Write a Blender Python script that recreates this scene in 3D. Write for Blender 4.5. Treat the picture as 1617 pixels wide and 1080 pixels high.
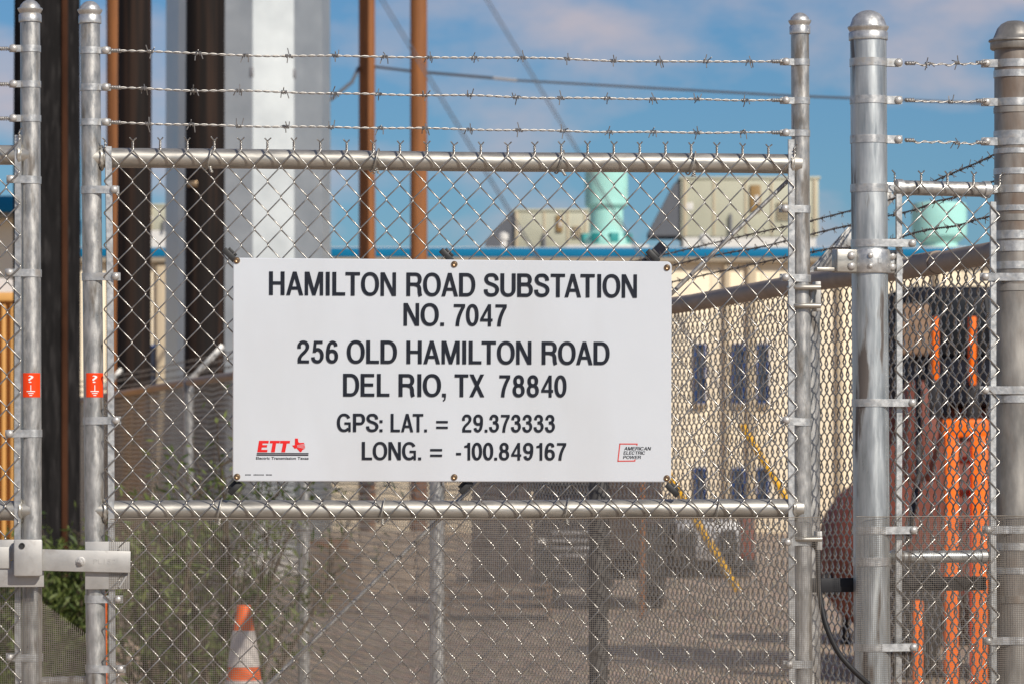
import bpy, bmesh, math, random
import numpy as np
from mathutils import Vector, Matrix

R = math.radians
random.seed(7)
rng = np.random.default_rng(11)
scene = bpy.context.scene
C = scene.collection
for _o in list(bpy.data.objects):
    bpy.data.objects.remove(_o)

# ------------------------------------------------------------------ camera
K = 0.001317          # metres per photograph pixel at the gate
D0 = 8.0              # camera to gate, metres
EYE = 1.5
HOR = 709.0           # photograph row of the horizon
W, H = 1617.0, 1080.0
cam_d = bpy.data.cameras.new('camera')
cam = bpy.data.objects.new('camera', cam_d); C.objects.link(cam)
cam.location = (0, 0, EYE); cam.rotation_euler = (math.pi / 2, 0, 0)
cam_d.sensor_width = 36.0
cam_d.lens = 36.0 * D0 / (W * K)
cam_d.shift_y = (HOR - H / 2) / W
cam_d.clip_end = 5000
cam_d.dof.use_dof = True
cam_d.dof.focus_distance = 8.0
cam_d.dof.aperture_fstop = 13.0
cam_d.dof.aperture_blades = 9
scene.camera = cam

# ------------------------------------------------------------------ sky and sun
SUN_EL, SUN_AZ = 35.0, 145.0      # azimuth clockwise from +Y (away from the camera)
world = bpy.data.worlds.new('World'); scene.world = world; world.use_nodes = True
nt = world.node_tree; nd = nt.nodes; lk = nt.links
bg = nd['Background']; bg.inputs[1].default_value = 0.078
sky = nd.new('ShaderNodeTexSky'); sky.sky_type = 'NISHITA'; sky.sun_disc = False
sky.sun_elevation = R(SUN_EL); sky.sun_rotation = R(SUN_AZ)
sky.air_density = 1.0; sky.dust_density = 0.25; sky.ozone_density = 3.0
hs = nd.new('ShaderNodeMix'); hs.data_type = 'RGBA'; hs.blend_type = 'MULTIPLY'
hs.inputs[0].default_value = 1.0
lk.new(sky.outputs[0], hs.inputs[6]); hs.inputs[7].default_value = (0.41, 0.655, 0.90, 1)
tc = nd.new('ShaderNodeTexCoord')
mp = nd.new('ShaderNodeMapping'); mp.inputs['Scale'].default_value = (1, 1, 1.9)
mp.inputs['Location'].default_value = (9.17, -3.0, 0.27)
lk.new(tc.outputs['Generated'], mp.inputs[0])
cn = nd.new('ShaderNodeTexNoise'); cn.inputs['Scale'].default_value = 13.0
cn.inputs['Detail'].default_value = 7.0; cn.inputs['Roughness'].default_value = 0.52
lk.new(mp.outputs[0], cn.inputs['Vector'])
cr = nd.new('ShaderNodeValToRGB')
cr.color_ramp.elements[0].position = 0.47; cr.color_ramp.elements[0].color = (0, 0, 0, 1)
cr.color_ramp.elements[1].position = 0.65; cr.color_ramp.elements[1].color = (1, 1, 1, 1)
lk.new(cn.outputs[0], cr.inputs[0])
mx = nd.new('ShaderNodeMix'); mx.data_type = 'RGBA'
cm = nd.new('ShaderNodeMath'); cm.operation = 'MULTIPLY'; cm.inputs[1].default_value = 0.85
lk.new(cr.outputs[0], cm.inputs[0]); lk.new(cm.outputs[0], mx.inputs[0])
lk.new(hs.outputs[2], mx.inputs[6]); mx.inputs[7].default_value = (6.7, 6.1, 6.7, 1)
lk.new(mx.outputs[2], bg.inputs[0])

sun_d = bpy.data.lights.new('sun', 'SUN'); sun_d.energy = 4.3; sun_d.angle = R(0.6)
sun_d.color = (1.0, 0.93, 0.83)
sun = bpy.data.objects.new('sun', sun_d); C.objects.link(sun)
sdir = Vector((math.sin(R(SUN_AZ)) * math.cos(R(SUN_EL)), math.cos(R(SUN_AZ)) * math.cos(R(SUN_EL)), math.sin(R(SUN_EL))))
sun.rotation_euler = sdir.to_track_quat('Z', 'Y').to_euler()
sun.location = sdir * 30

scene.view_settings.view_transform = 'Standard'
scene.view_settings.look = 'None'
scene.view_settings.gamma = 1.0
scene.view_settings.exposure = 0.0
scene.render.engine = 'CYCLES'
scene.cycles.use_denoising = True
scene.cycles.max_bounces = 6
scene.cycles.transparent_max_bounces = 16


# ------------------------------------------------------------------ helpers: place
def P(px, py, s):
    """A photograph position at s times the gate's distance, as a world point."""
    return Vector(((px - W / 2) * K * s, D0 * s, EYE + (HOR - py) * K * s))


class Line:
    """A vertical plane through two ground points; local x runs from A to B."""
    def __init__(self, A, B):
        self.A = Vector((A.x, A.y, 0)); self.B = Vector((B.x, B.y, 0))
        d = self.B - self.A; self.len = d.length; self.d = d.normalized()
        self.rz = math.atan2(d.y, d.x)

    def at(self, px, py=HOR):
        u = (px - W / 2) * K / D0
        t = (u * self.A.y - self.A.x) / (self.d.x - u * self.d.y)
        Y = self.A.y + t * self.d.y
        return t, EYE + (HOR - py) * K * Y / D0


# ------------------------------------------------------------------ helpers: mesh
class MB:
    def __init__(self):
        self.v = []; self.f = []; self.n = 0

    def add(self, verts, faces):
        base = self.n
        self.v.append(np.asarray(verts, dtype=float).reshape(-1, 3))
        self.f.extend([tuple(i + base for i in q) for q in faces])
        self.n += len(self.v[-1])
        return self

    def box(self, c, size, bev=0.0, rot=None):
        bm = bmesh.new(); bmesh.ops.create_cube(bm, size=1.0)
        for v in bm.verts:
            v.co = Vector((v.co.x * size[0], v.co.y * size[1], v.co.z * size[2]))
        if bev > 0:
            bmesh.ops.bevel(bm, geom=list(bm.edges), offset=bev, segments=2, profile=0.5, affect='EDGES')
        M = Matrix.Translation(Vector(c)) @ (rot.to_4x4() if rot else Matrix.Identity(4))
        bm.verts.index_update()
        self.add([M @ v.co for v in bm.verts], [[v.index for v in f.verts] for f in bm.faces])
        bm.free(); return self

    def tube(self, pts, r, sides=12, cap=True, ref=None):
        pts = np.asarray(pts, dtype=float)[None]
        self.tubes(pts, r, sides, cap, ref); return self

    def tubes(self, P_, r, sides=6, cap=True, ref=None):
        """P_ (N paths, M points, 3); r scalar or (M,)"""
        P_ = np.asarray(P_, dtype=float); N, M, _ = P_.shape
        T = np.gradient(P_, axis=1) if M > 2 else np.repeat(P_[:, 1:] - P_[:, :1], 2, axis=1)
        T /= np.linalg.norm(T, axis=2, keepdims=True) + 1e-12
        if ref is None:
            m = np.abs(T).mean(axis=(0, 1)); ref = np.eye(3)[int(np.argmin(m))]
        ref = np.asarray(ref, float)
        n2 = np.cross(T, ref); n2 /= np.linalg.norm(n2, axis=2, keepdims=True) + 1e-12
        n1 = np.cross(n2, T)
        a = np.arange(sides) * 2 * math.pi / sides
        rr = np.broadcast_to(np.asarray(r, float), (M,))[None, :, None, None]
        ring = P_[:, :, None, :] + rr * (np.cos(a)[None, None, :, None] * n1[:, :, None, :] + np.sin(a)[None, None, :, None] * n2[:, :, None, :])
        V = ring.reshape(-1, 3)
        idx = np.arange(N * M * sides).reshape(N, M, sides)
        q = np.stack([idx[:, :-1, :], np.roll(idx, -1, 2)[:, :-1, :], np.roll(idx, -1, 2)[:, 1:, :], idx[:, 1:, :]], axis=-1).reshape(-1, 4)
        base = self.n
        self.v.append(V); self.n += len(V)
        self.f.extend(map(tuple, (q + base).tolist()))
        if cap:
            for k in range(N):
                self.f.append(tuple((idx[k, 0, ::-1] + base).tolist()))
                self.f.append(tuple((idx[k, -1] + base).tolist()))
        return self

    def lathe(self, prof, c=(0, 0, 0), n=28, M=None):
        """profile of (radius, height) turned about z"""
        vs = []; fs = []
        for (r, z) in prof:
            for i in range(n):
                a = 2 * math.pi * i / n
                vs.append((r * math.cos(a), r * math.sin(a), z))
        for j in range(len(prof) - 1):
            for i in range(n):
                i2 = (i + 1) % n
                fs.append((j * n + i, j * n + i2, (j + 1) * n + i2, (j + 1) * n + i))
        fs.append(tuple(range(n - 1, -1, -1))); fs.append(tuple((len(prof) - 1) * n + i for i in range(n)))
        vs = [Vector(v) for v in vs]
        if M is not None:
            vs = [M @ v for v in vs]
        c = Vector(c)
        return self.add([v + c for v in vs], fs)

    def prism(self, poly, y0, y1):
        """polygon of (x, z), extruded along y"""
        n = len(poly)
        vs = [(p[0], y0, p[1]) for p in poly] + [(p[0], y1, p[1]) for p in poly]
        fs = [tuple(range(n)), tuple(range(2 * n - 1, n - 1, -1))]
        fs += [(i, i + n, (i + 1) % n + n, (i + 1) % n) for i in range(n)]
        return self.add(vs, fs)

    def mesh(self, name, sharp=38, flat=False):
        me = bpy.data.meshes.new(name)
        V = np.concatenate(self.v) if self.v else np.zeros((0, 3))
        me.from_pydata(V.tolist(), [], self.f)
        if not flat:
            me.polygons.foreach_set('use_smooth', [True] * len(me.polygons))
            me.set_sharp_from_angle(angle=R(sharp))
        me.update()
        return me

    def build(self, name, mat, parent=None, sharp=38, flat=False):
        return link(name, self.mesh(name, sharp, flat), mat, parent)


def link(name, me, mat, parent=None):
    if mat is not None and not me.materials:
        me.materials.append(mat)
    o = bpy.data.objects.new(name, me); C.objects.link(o)
    if parent is not None:
        o.parent = parent
    return o


def tag(o, label, cat, group=None):
    o['label'] = label; o['category'] = cat
    if group:
        o['group'] = group
    return o


def thing(name, label, cat, loc=(0, 0, 0), rz=0.0, group=None):
    o = bpy.data.objects.new(name, None); C.objects.link(o)
    o.empty_display_size = 0.1
    o.location = loc; o.rotation_euler = (0, 0, rz)
    return tag(o, label, cat, group)


def struct(o):
    o['kind'] = 'structure'; return o


# ------------------------------------------------------------------ helpers: materials
def mat(name, col, rough=0.6, metal=0.0, var=0.12, scale=30.0, bump=0.0, stretch=(1, 1, 1),
        dirt=None, dirt_amt=0.5, dirt_scale=12.0, dirt_stretch=(1, 1, 1), dirt_pos=(0.55, 0.75),
        spec=0.5, coat=0.0, rvar=0.1, bscale=None):
    m = bpy.data.materials.new(name); m.use_nodes = True
    t = m.node_tree; n = t.nodes; l = t.links
    b = n['Principled BSDF']
    b.inputs['Metallic'].default_value = metal
    b.inputs['Specular IOR Level'].default_value = spec
    b.inputs['Coat Weight'].default_value = coat
    co = n.new('ShaderNodeTexCoord'); mpn = n.new('ShaderNodeMapping')
    mpn.inputs['Scale'].default_value = stretch
    l.new(co.outputs['Object'], mpn.inputs[0])
    oi = n.new('ShaderNodeObjectInfo'); va = n.new('ShaderNodeVectorMath'); va.operation = 'ADD'
    sc_ = n.new('ShaderNodeMath'); sc_.operation = 'MULTIPLY'; sc_.inputs[1].default_value = 37.0
    l.new(oi.outputs['Random'], sc_.inputs[0])
    l.new(mpn.outputs[0], va.inputs[0]); l.new(sc_.outputs[0], va.inputs[1])
    nz = n.new('ShaderNodeTexNoise'); nz.inputs['Scale'].default_value = scale
    nz.inputs['Detail'].default_value = 4.0; nz.inputs['Roughness'].default_value = 0.6
    l.new(va.outputs[0], nz.inputs['Vector'])
    mr = n.new('ShaderNodeMapRange'); mr.inputs['From Min'].default_value = 0.25; mr.inputs['From Max'].default_value = 0.75
    mr.inputs['To Min'].default_value = 1 - var; mr.inputs['To Max'].default_value = 1 + var
    l.new(nz.outputs[0], mr.inputs[0])
    mu = n.new('ShaderNodeVectorMath'); mu.operation = 'SCALE'; mu.inputs[0].default_value = col
    l.new(mr.outputs[0], mu.inputs['Scale'])
    out = mu.outputs[0]
    if dirt:
        m2 = n.new('ShaderNodeMapping'); m2.inputs['Scale'].default_value = dirt_stretch
        l.new(co.outputs['Object'], m2.inputs[0])
        v2 = n.new('ShaderNodeVectorMath'); v2.operation = 'ADD'
        l.new(m2.outputs[0], v2.inputs[0]); l.new(sc_.outputs[0], v2.inputs[1])
        n2 = n.new('ShaderNodeTexNoise'); n2.inputs['Scale'].default_value = dirt_scale; n2.inputs['Detail'].default_value = 5.0
        l.new(v2.outputs[0], n2.inputs['Vector'])
        rp = n.new('ShaderNodeMapRange'); rp.inputs['From Min'].default_value = dirt_pos[0]; rp.inputs['From Max'].default_value = dirt_pos[1]
        rp.inputs['To Max'].default_value = dirt_amt
        l.new(n2.outputs[0], rp.inputs[0])
        mi = n.new('ShaderNodeMix'); mi.data_type = 'RGBA'
        l.new(rp.outputs[0], mi.inputs[0]); l.new(out, mi.inputs[6]); mi.inputs[7].default_value = (*dirt, 1)
        out = mi.outputs[2]
        if metal > 0:
            im = n.new('ShaderNodeMapRange'); im.inputs['To Min'].default_value = metal; im.inputs['To Max'].default_value = 0.0
            l.new(rp.outputs[0], im.inputs[0]); l.new(im.outputs[0], b.inputs['Metallic'])
    l.new(out, b.inputs['Base Color'])
    rr = n.new('ShaderNodeMapRange'); rr.inputs['From Min'].default_value = 0.25; rr.inputs['From Max'].default_value = 0.75
    rr.inputs['To Min'].default_value = max(0.05, rough - rvar); rr.inputs['To Max'].default_value = min(1.0, rough + rvar)
    l.new(nz.outputs[0], rr.inputs[0]); l.new(rr.outputs[0], b.inputs['Roughness'])
    if bump > 0:
        bp = n.new('ShaderNodeBump'); bp.inputs['Distance'].default_value = bump; bp.inputs['Strength'].default_value = 0.6
        if bscale:
            nb = n.new('ShaderNodeTexNoise'); nb.inputs['Scale'].default_value = bscale; nb.inputs['Detail'].default_value = 3.0
            l.new(va.outputs[0], nb.inputs['Vector']); l.new(nb.outputs[0], bp.inputs['Height'])
        else:
            l.new(nz.outputs[0], bp.inputs['Height'])
        l.new(bp.outputs[0], b.inputs['Normal'])
    return m


MT = {
    'galv': mat('galvanised steel', (0.46, 0.45, 0.425), 0.42, 0.68, 0.42, 70, 0.0012, stretch=(1, 1, .35), dirt=(0.10, 0.08, 0.06), dirt_amt=0.8, dirt_scale=36, dirt_stretch=(1, 1, .22), dirt_pos=(.57, .68), rvar=.18),
    'galv_rail': mat('galvanised rail', (0.45, 0.43, 0.385), 0.44, 0.72, 0.28, 48, 0.0009, stretch=(.25, 1, 1), dirt=(0.15, 0.115, 0.085), dirt_amt=0.6, dirt_scale=22, dirt_stretch=(.3, 1, 1), dirt_pos=(.60, .74), rvar=.15),
    'galv_new': mat('bright galvanised post', (0.49, 0.515, 0.515), 0.40, 0.72, 0.36, 60, 0.0010, stretch=(1, 1, .12), dirt=(0.08, 0.058, 0.045), dirt_amt=0.9, dirt_scale=34, dirt_stretch=(1, 1, .14), dirt_pos=(.57, .64), rvar=.16),
    'galv_old': mat('weathered dark post', (0.30, 0.285, 0.26), 0.48, 0.5, 0.45, 26, 0.0014, stretch=(1, 1, .3), dirt=(0.15, 0.095, 0.06), dirt_amt=0.75, dirt_scale=11, dirt_stretch=(1, 1, .35), dirt_pos=(.52, .68)),
    'strap': mat('galvanised strap', (0.54, 0.54, 0.525), 0.40, 0.7, 0.28, 80, 0.0008, dirt=(.15, .12, .09), dirt_amt=.6, dirt_scale=40, dirt_pos=(.58, .72)),
    'bolt': mat('bolt head zinc', (0.50, 0.485, 0.46), 0.45, 0.45, 0.15, 120),
    'wire': mat('galvanised wire', (0.36, 0.345, 0.32), 0.30, 0.85, 0.26, 60),
    'wire_old': mat('weathered fence wire', (0.27, 0.26, 0.245), 0.40, 0.72, 0.28, 40),
    'barb': mat('barbed wire zinc', (0.46, 0.44, 0.41), 0.42, 0.75, 0.25, 80),
    'barb_tip': mat('barb zinc grey', (0.27, 0.255, 0.24), 0.5, 0.5, 0.25, 80),
    'barb_dark': mat('backlit dark barbed wire', (0.14, 0.125, 0.115), 0.6, 0.5, 0.25, 80),  # back fence strands seen against the light, their backlit darkness painted in
    'cloth': mat('fine wire cloth', (0.30, 0.262, 0.218), 0.5, 0.3, 0.2, 30),
    'rail_old': mat('weathered brown rail', (0.34, 0.275, 0.22), 0.65, 0.25, 0.25, 14, dirt=(0.42, 0.38, 0.34), dirt_amt=.5, dirt_scale=7),
    'sign': mat('glossy white sign', (0.59, 0.615, 0.65), 0.12, 0.0, 0.02, 7, 0.004, dirt=(0.53, 0.54, 0.555), dirt_amt=.5, dirt_scale=4.0, dirt_stretch=(1.6, 1, .5), dirt_pos=(.45, .7), coat=0.5, rvar=.04, bscale=2.2),
    'ink': mat('dark navy lettering', (0.008, 0.010, 0.017), 0.35, 0, 0.1, 50, spec=.4),
    'ink_grey': mat('grey rule', (0.20, 0.19, 0.21), 0.4),
    'red': mat('red emblem print', (0.70, 0.012, 0.01), 0.35, 0, 0.05, 40),
    'red_line': mat('red outline print', (0.62, 0.055, 0.045), 0.35, 0, 0.05, 40),
    'bronze': mat('bronze screw', (0.36, 0.25, 0.15), 0.35, 0.9, 0.2, 150),
    'black': mat('black bracket steel', (0.03, 0.03, 0.03), 0.5, 0.3, 0.3, 60),
    'sticker': mat('orange sticker vinyl', (0.86, 0.058, 0.006), 0.4, 0, 0.05, 60, spec=.3),
    'white': mat('white print', (0.8, 0.79, 0.76), 0.4, 0, 0.05, 60),
    'plate': mat('latch plate', (0.43, 0.42, 0.40), 0.55, 0.45, 0.16, 22, 0.0006, dirt=(.14, .10, .075), dirt_amt=.6, dirt_scale=18, dirt_pos=(.60, .74)),
    'stamp': mat('stamped mark', (0.40, 0.39, 0.37), 0.6),
    'block': mat('tan concrete block', (0.50, 0.39, 0.29), 0.9, 0, .12, 6),
    'shaded_post': mat('shade darkened post', (0.075, 0.072, 0.07), 0.6, 0.2, 0.4, 14),  # galvanised fence post standing in shade; the shade is put into its colour
    'rubber': mat('black rubber cable', (0.012, 0.012, 0.013), 0.55, 0, 0.2, 60),
    'dark_bar': mat('dark grey bar', (0.028, 0.028, 0.031), 0.6, 0.1, 0.3, 20, spec=.3),
    'pole_dark': mat('creosoted dark timber', (0.012, 0.0088, 0.0075), 0.75, 0, 0.6, 9, 0.008, stretch=(3, 3, .10), dirt=(.042, .023, .015), dirt_amt=.8, dirt_scale=7, dirt_stretch=(2.5, 2.5, .05), dirt_pos=(.48, .66), spec=.2),
    'pole_char': mat('charcoal timber', (0.013, 0.012, 0.012), 0.9, 0, 0.6, 14, 0.008, stretch=(2, 2, .25), dirt=(.042, .039, .038), dirt_amt=.8, dirt_scale=18, dirt_stretch=(2, 2, .3), dirt_pos=(.52, .72), spec=.12),
    'pole_orange': mat('orange brown timber', (0.245, 0.092, 0.026), 0.75, 0, 0.35, 8, 0.004, stretch=(3, 3, .15), dirt=(.10, .04, .016), dirt_amt=.6, dirt_scale=5, dirt_stretch=(2, 2, .1)),
    'moulding': mat('rust brown moulding', (0.065, 0.027, 0.014), 0.85, 0, 0.6, 5, stretch=(1, 1, .3), spec=.1),
    'steel_pole': mat('dull galvanised pole', (0.50, 0.525, 0.525), 0.48, 0.78, 0.10, 2.2, rvar=.05),
    'grey_pole': mat('grey painted pole', (0.20, 0.21, 0.225), 0.7, 0.1, 0.1, 3),
    'cream': mat('cream wall panel', (0.90, 0.785, 0.585), 0.75, 0, 0.05, 1.2, spec=.2, dirt=(.72, .60, .44), dirt_amt=.5, dirt_scale=1.4, dirt_stretch=(1.5, 1, .25)),
    'cream_trim': mat('tan trim', (0.50, 0.41, 0.28), 0.7, 0, 0.05, 3),
    'fascia': mat('blue fascia', (0.002, 0.165, 0.33), 0.6, 0, 0.06, 1.5, spec=.2),
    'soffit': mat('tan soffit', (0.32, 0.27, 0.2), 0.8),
    'roof': mat('pale roof', (0.55, 0.53, 0.5), 0.8),
    'blue_frame': mat('blue window frame', (0.008, 0.05, 0.20), 0.6, spec=.2),
    'pane': mat('dark pane', (0.035, 0.045, 0.07), 0.12, 0, .1, 2),
    'rtu': mat('rooftop unit beige', (0.46, 0.45, 0.34), 0.6, 0, 0.06, 3),
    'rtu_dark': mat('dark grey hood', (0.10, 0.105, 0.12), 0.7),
    'brass': mat('brown louvre', (0.28, 0.17, 0.06), 0.6),
    'teal': mat('turquoise vent', (0.36, 0.67, 0.60), 0.65, 0, 0.1, 3, spec=.25, dirt=(.42, .45, .38), dirt_amt=.35, dirt_scale=2.5),
    'teal_dark': mat('turquoise vent recess', (0.02, 0.26, 0.25), 0.6),
    'white_box': mat('white enamel', (0.62, 0.6, 0.56), 0.6),
    'yellow': mat('yellow plastic guard', (0.80, 0.42, 0.01), 0.5, 0, .06, 8),
    'cable': mat('grey steel strand', (0.20, 0.20, 0.21), 0.6, 0.4),
    'insul': mat('grey insulator', (0.12, 0.12, 0.125), 0.5),
    'cone': mat('orange cone rubber', (0.80, 0.13, 0.015), 0.55, 0, .12, 14),
    'collar': mat('dirty white collar', (0.62, 0.56, 0.50), 0.5, 0, .08, 20, dirt=(.35, .27, .2), dirt_amt=.6, dirt_scale=16),
    'orange': mat('orange painted steel', (0.90, 0.165, 0.004), 0.5, 0, .08, 6, spec=.3),
    'maroon': mat('red brown steel', (0.20, 0.055, 0.035), 0.6, 0, .2, 4),
    'drum_red': mat('faded red drum', (0.30, 0.05, 0.045), 0.6, 0, .2, 5),
    'navy': mat('dark navy paint', (0.010, 0.012, 0.020), 0.7, 0, .2, 4, spec=.15),
    'silver': mat('dull aluminium', (0.55, 0.54, 0.53), 0.45, 0.5, .1, 6),
    'brownbox': mat('brown grey sheet', (0.085, 0.06, 0.054), 0.8, 0, .25, 3, spec=.2),
    'crate': mat('weathered timber', (0.26, 0.17, 0.11), 0.85, 0, .25, 10, stretch=(.3, 3, 3)),
    'ochre': mat('ochre painted panel', (0.62, 0.32, 0.085), 0.6, 0, .1, 4),
    'tyre': mat('tyre rubber', (0.016, 0.016, 0.016), 0.85),
    'tarp': mat('white tarpaulin', (0.66, 0.63, 0.6), 0.7, 0, .08, 8),
    'stem': mat('shrub bark', (0.10, 0.075, 0.05), 0.9, 0, .3, 30),
    'glass': mat('dark cab glass', (0.010, 0.012, 0.015), 0.35, 0, 0, 1, spec=.25),
}


def leaf_mat(name, a, b_):
    m = bpy.data.materials.new(name); m.use_nodes = True
    n = m.node_tree.nodes; l = m.node_tree.links; b = n['Principled BSDF']
    g = n.new('ShaderNodeNewGeometry'); rp = n.new('ShaderNodeMix'); rp.data_type = 'RGBA'
    l.new(g.outputs['Random Per Island'], rp.inputs[0])
    rp.inputs[6].default_value = (*a, 1); rp.inputs[7].default_value = (*b_, 1)
    l.new(rp.outputs[2], b.inputs['Base Color']); b.inputs['Roughness'].default_value = 0.6
    tr = n.new('ShaderNodeBsdfTranslucent'); l.new(rp.outputs[2], tr.inputs[0])
    ms = n.new('ShaderNodeMixShader'); ms.inputs[0].default_value = 0.3
    l.new(b.outputs[0], ms.inputs[1]); l.new(tr.outputs[0], ms.inputs[2])
    l.new(ms.outputs[0], n['Material Output'].inputs[0])
    return m


MT['leaf'] = leaf_mat('shrub leaf', (0.05, 0.085, 0.02), (0.17, 0.21, 0.05))
MT['leaf_dull'] = leaf_mat('dull shrub leaf', (0.07, 0.12, 0.03), (0.21, 0.25, 0.07))


def gravel_mat():
    m = bpy.data.materials.new('gravel ground'); m.use_nodes = True
    n = m.node_tree.nodes; l = m.node_tree.links; b = n['Principled BSDF']
    co = n.new('ShaderNodeTexCoord')
    n1 = n.new('ShaderNodeTexNoise'); n1.inputs['Scale'].default_value = 0.5; n1.inputs['Detail'].default_value = 8
    n2 = n.new('ShaderNodeTexVoronoi'); n2.inputs['Scale'].default_value = 22
    l.new(co.outputs['Object'], n1.inputs[0]); l.new(co.outputs['Object'], n2.inputs[0])
    r1 = n.new('ShaderNodeValToRGB'); r1.color_ramp.elements[0].position = .35; r1.color_ramp.elements[1].position = .65
    r1.color_ramp.elements[0].color = (0.44, 0.32, 0.225, 1); r1.color_ramp.elements[1].color = (0.66, 0.51, 0.375, 1)
    l.new(n1.outputs[0], r1.inputs[0])
    mi = n.new('ShaderNodeMix'); mi.data_type = 'RGBA'; mi.blend_type = 'MULTIPLY'; mi.inputs[0].default_value = .3
    l.new(r1.outputs[0], mi.inputs[6]); l.new(n2.outputs['Color'], mi.inputs[7])
    l.new(mi.outputs[2], b.inputs['Base Color']); b.inputs['Roughness'].default_value = 0.95
    bp = n.new('ShaderNodeBump'); bp.inputs['Distance'].default_value = .03; l.new(n2.outputs['Distance'], bp.inputs['Height'])
    l.new(bp.outputs[0], b.inputs['Normal'])
    return m


MT['gravel'] = gravel_mat()

# ------------------------------------------------------------------ ground
g = MB()
gx = np.array([-1500, -300, -80, -30, -12, -4, 4, 12, 30, 80, 300, 1500.0]); gy = np.array([-1500, -300, -60, -10, 5, 12, 20, 30, 45, 70, 150, 400, 2500.0])
vs = [(x, y, 0.0) for y in gy for x in gx]; nx = len(gx)
g.add(vs, [(j * nx + i, j * nx + i + 1, (j + 1) * nx + i + 1, (j + 1) * nx + i) for j in range(len(gy) - 1) for i in range(nx - 1)])
struct(g.build('ground', MT['gravel']))

# ------------------------------------------------------------------ lines of the fences
gate = Line(P(152, 0, .990), P(1267, 0, 1.012))
leaf2 = Line(P(-1080, 0, 1.0), P(49, 0, .992))
back = Line(P(1602, 0, 1.03), P(190, 0, 3.66))
RG = 0.0205           # gate frame tube radius


# ------------------------------------------------------------------ chain link
def warp_fn(amp, seed):
    r_ = np.random.default_rng(seed)
    ks = r_.uniform(2.5, 9, (6, 2)); ph = r_.uniform(0, 6.28, (6, 3)); am = r_.uniform(.4, 1, (6, 3)) * amp / 2
    def f(p):
        q = p.copy()
        for k_, h_, a_ in zip(ks, ph, am):
            arg = p[..., 0] * k_[0] + p[..., 2] * k_[1]
            q[..., 0] += a_[0] * np.sin(arg + h_[0]); q[..., 2] += a_[1] * np.sin(arg * 1.13 + h_[1]); q[..., 1] += a_[2] * .8 * np.sin(arg * .8 + h_[2])
        return q
    return f


def picket(xa, xb, ztop, hz, nhalf, r, top=True, depth=None):
    """one woven wire between columns xa (even, carries the twisted top) and xb"""
    right = xb > xa          # even column on the left of this wire
    sgn = -1 if right else 1
    pts = []
    if top:
        ph = math.pi if right else 0.0
        tw = 0.0145
        fl = 0.0065
        d = -1 if right else 1
        pts.append((xa + d * (fl + random.uniform(-.001, .0015)), -.002, ztop + tw + .0105 + random.uniform(-.0015, .0015)))
        for k in range(9):
            u = 1 - k / 8.0
            a = ph + u * 2.25 * 2 * math.pi * .5 * 2
            pts.append((xa + r * 1.05 * math.cos(a), r * 1.05 * math.sin(a), ztop + .003 + tw * u))
    a_ = r * 1.0 if depth is None else depth
    dz = r * 1.7 if depth is None else hz * .13
    for i in range(nhalf):
        z = ztop - i * hz / 2
        at_even = (i % 2 == 0)
        col = xa if at_even else xb
        out = (sgn if at_even else -sgn)      # overshoot so the bends hook
        # incoming and outgoing slants: '/' lies in front
        leaving_right = (xb > xa) if at_even else (xa > xb)
        yin = -a_ if leaving_right else a_
        yout = a_ if leaving_right else -a_
        inx = -out * (r * .25 if depth is None else abs(xb - xa) * .2)
        if not (top and i == 0):
            pts.append((col + inx, yin, z + dz))
        pts.append((col + out * r * 0.55, 0.0, z))
        pts.append((col + inx, yout, z - dz))
    return pts


def hanger(line, px0, px1, ztop):
    return None


def fabric(parent, x_start, w2, n, ztop, hz, nhalf, y, r, even0, seed, matname, wrap_amp=.0016, skip_top=()):
    f = warp_fn(wrap_amp, seed)
    for j in range(n):
        c0 = x_start + j * w2; c1 = c0 + w2
        ev0 = (j % 2 == 0) == even0
        xa, xb = (c0, c1) if ev0 else (c1, c0)
        p = np.array(picket(xa, xb, ztop, hz, nhalf, r))
        p = f(p); p[:, 1] += y
        mb = MB(); mb.tube(p, r, 6, True, ref=(0, 1, 0))
        mb.build('woven_wire', MT[matname], parent, sharp=80)


# ------------------------------------------------------------------ barbed wire
def barb_mesh(seed):
    r_ = random.Random(seed); mb = MB(); a0 = r_.uniform(0, 6.28)
    for w_ in range(2):
        n = 15; pts = []
        off = (-.0035 if w_ == 0 else .0035)
        a1 = a0 + w_ * 1.9 + r_.uniform(-.3, .3)
        e0 = r_.uniform(.011, .017); e1 = r_.uniform(.011, .017)
        t0 = Vector((0, -math.sin(a1), math.cos(a1)))
        s0 = Vector((off - .002, .0034 * math.cos(a1), .0034 * math.sin(a1)))
        pts.append(s0 + t0 * e0 * -1 + Vector((r_.uniform(-.005, .002), 0, 0)))
        for k in range(n):
            a = a1 + k / (n - 1) * 2 * math.pi * 1.3
            pts.append(Vector((off - .002 + .004 * k / (n - 1), .0034 * math.cos(a), .0034 * math.sin(a))))
        a = a1 + 2 * math.pi * 1.3
        pts.append(pts[-1] + Vector((r_.uniform(-.002, .005), -math.sin(a) * e1, math.cos(a) * e1)))
        mb.tube([tuple(p) for p in pts], .00115, 5, True)
    return mb.mesh('barb', 60)


BARBS = [barb_mesh(s) for s in range(7)]
BARBS_DARK = [barb_mesh(s + 20) for s in range(4)]
for me in BARBS:
    me.materials.append(MT['barb_tip'])
for me in BARBS_DARK:
    me.materials.append(MT['barb_dark'])


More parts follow.
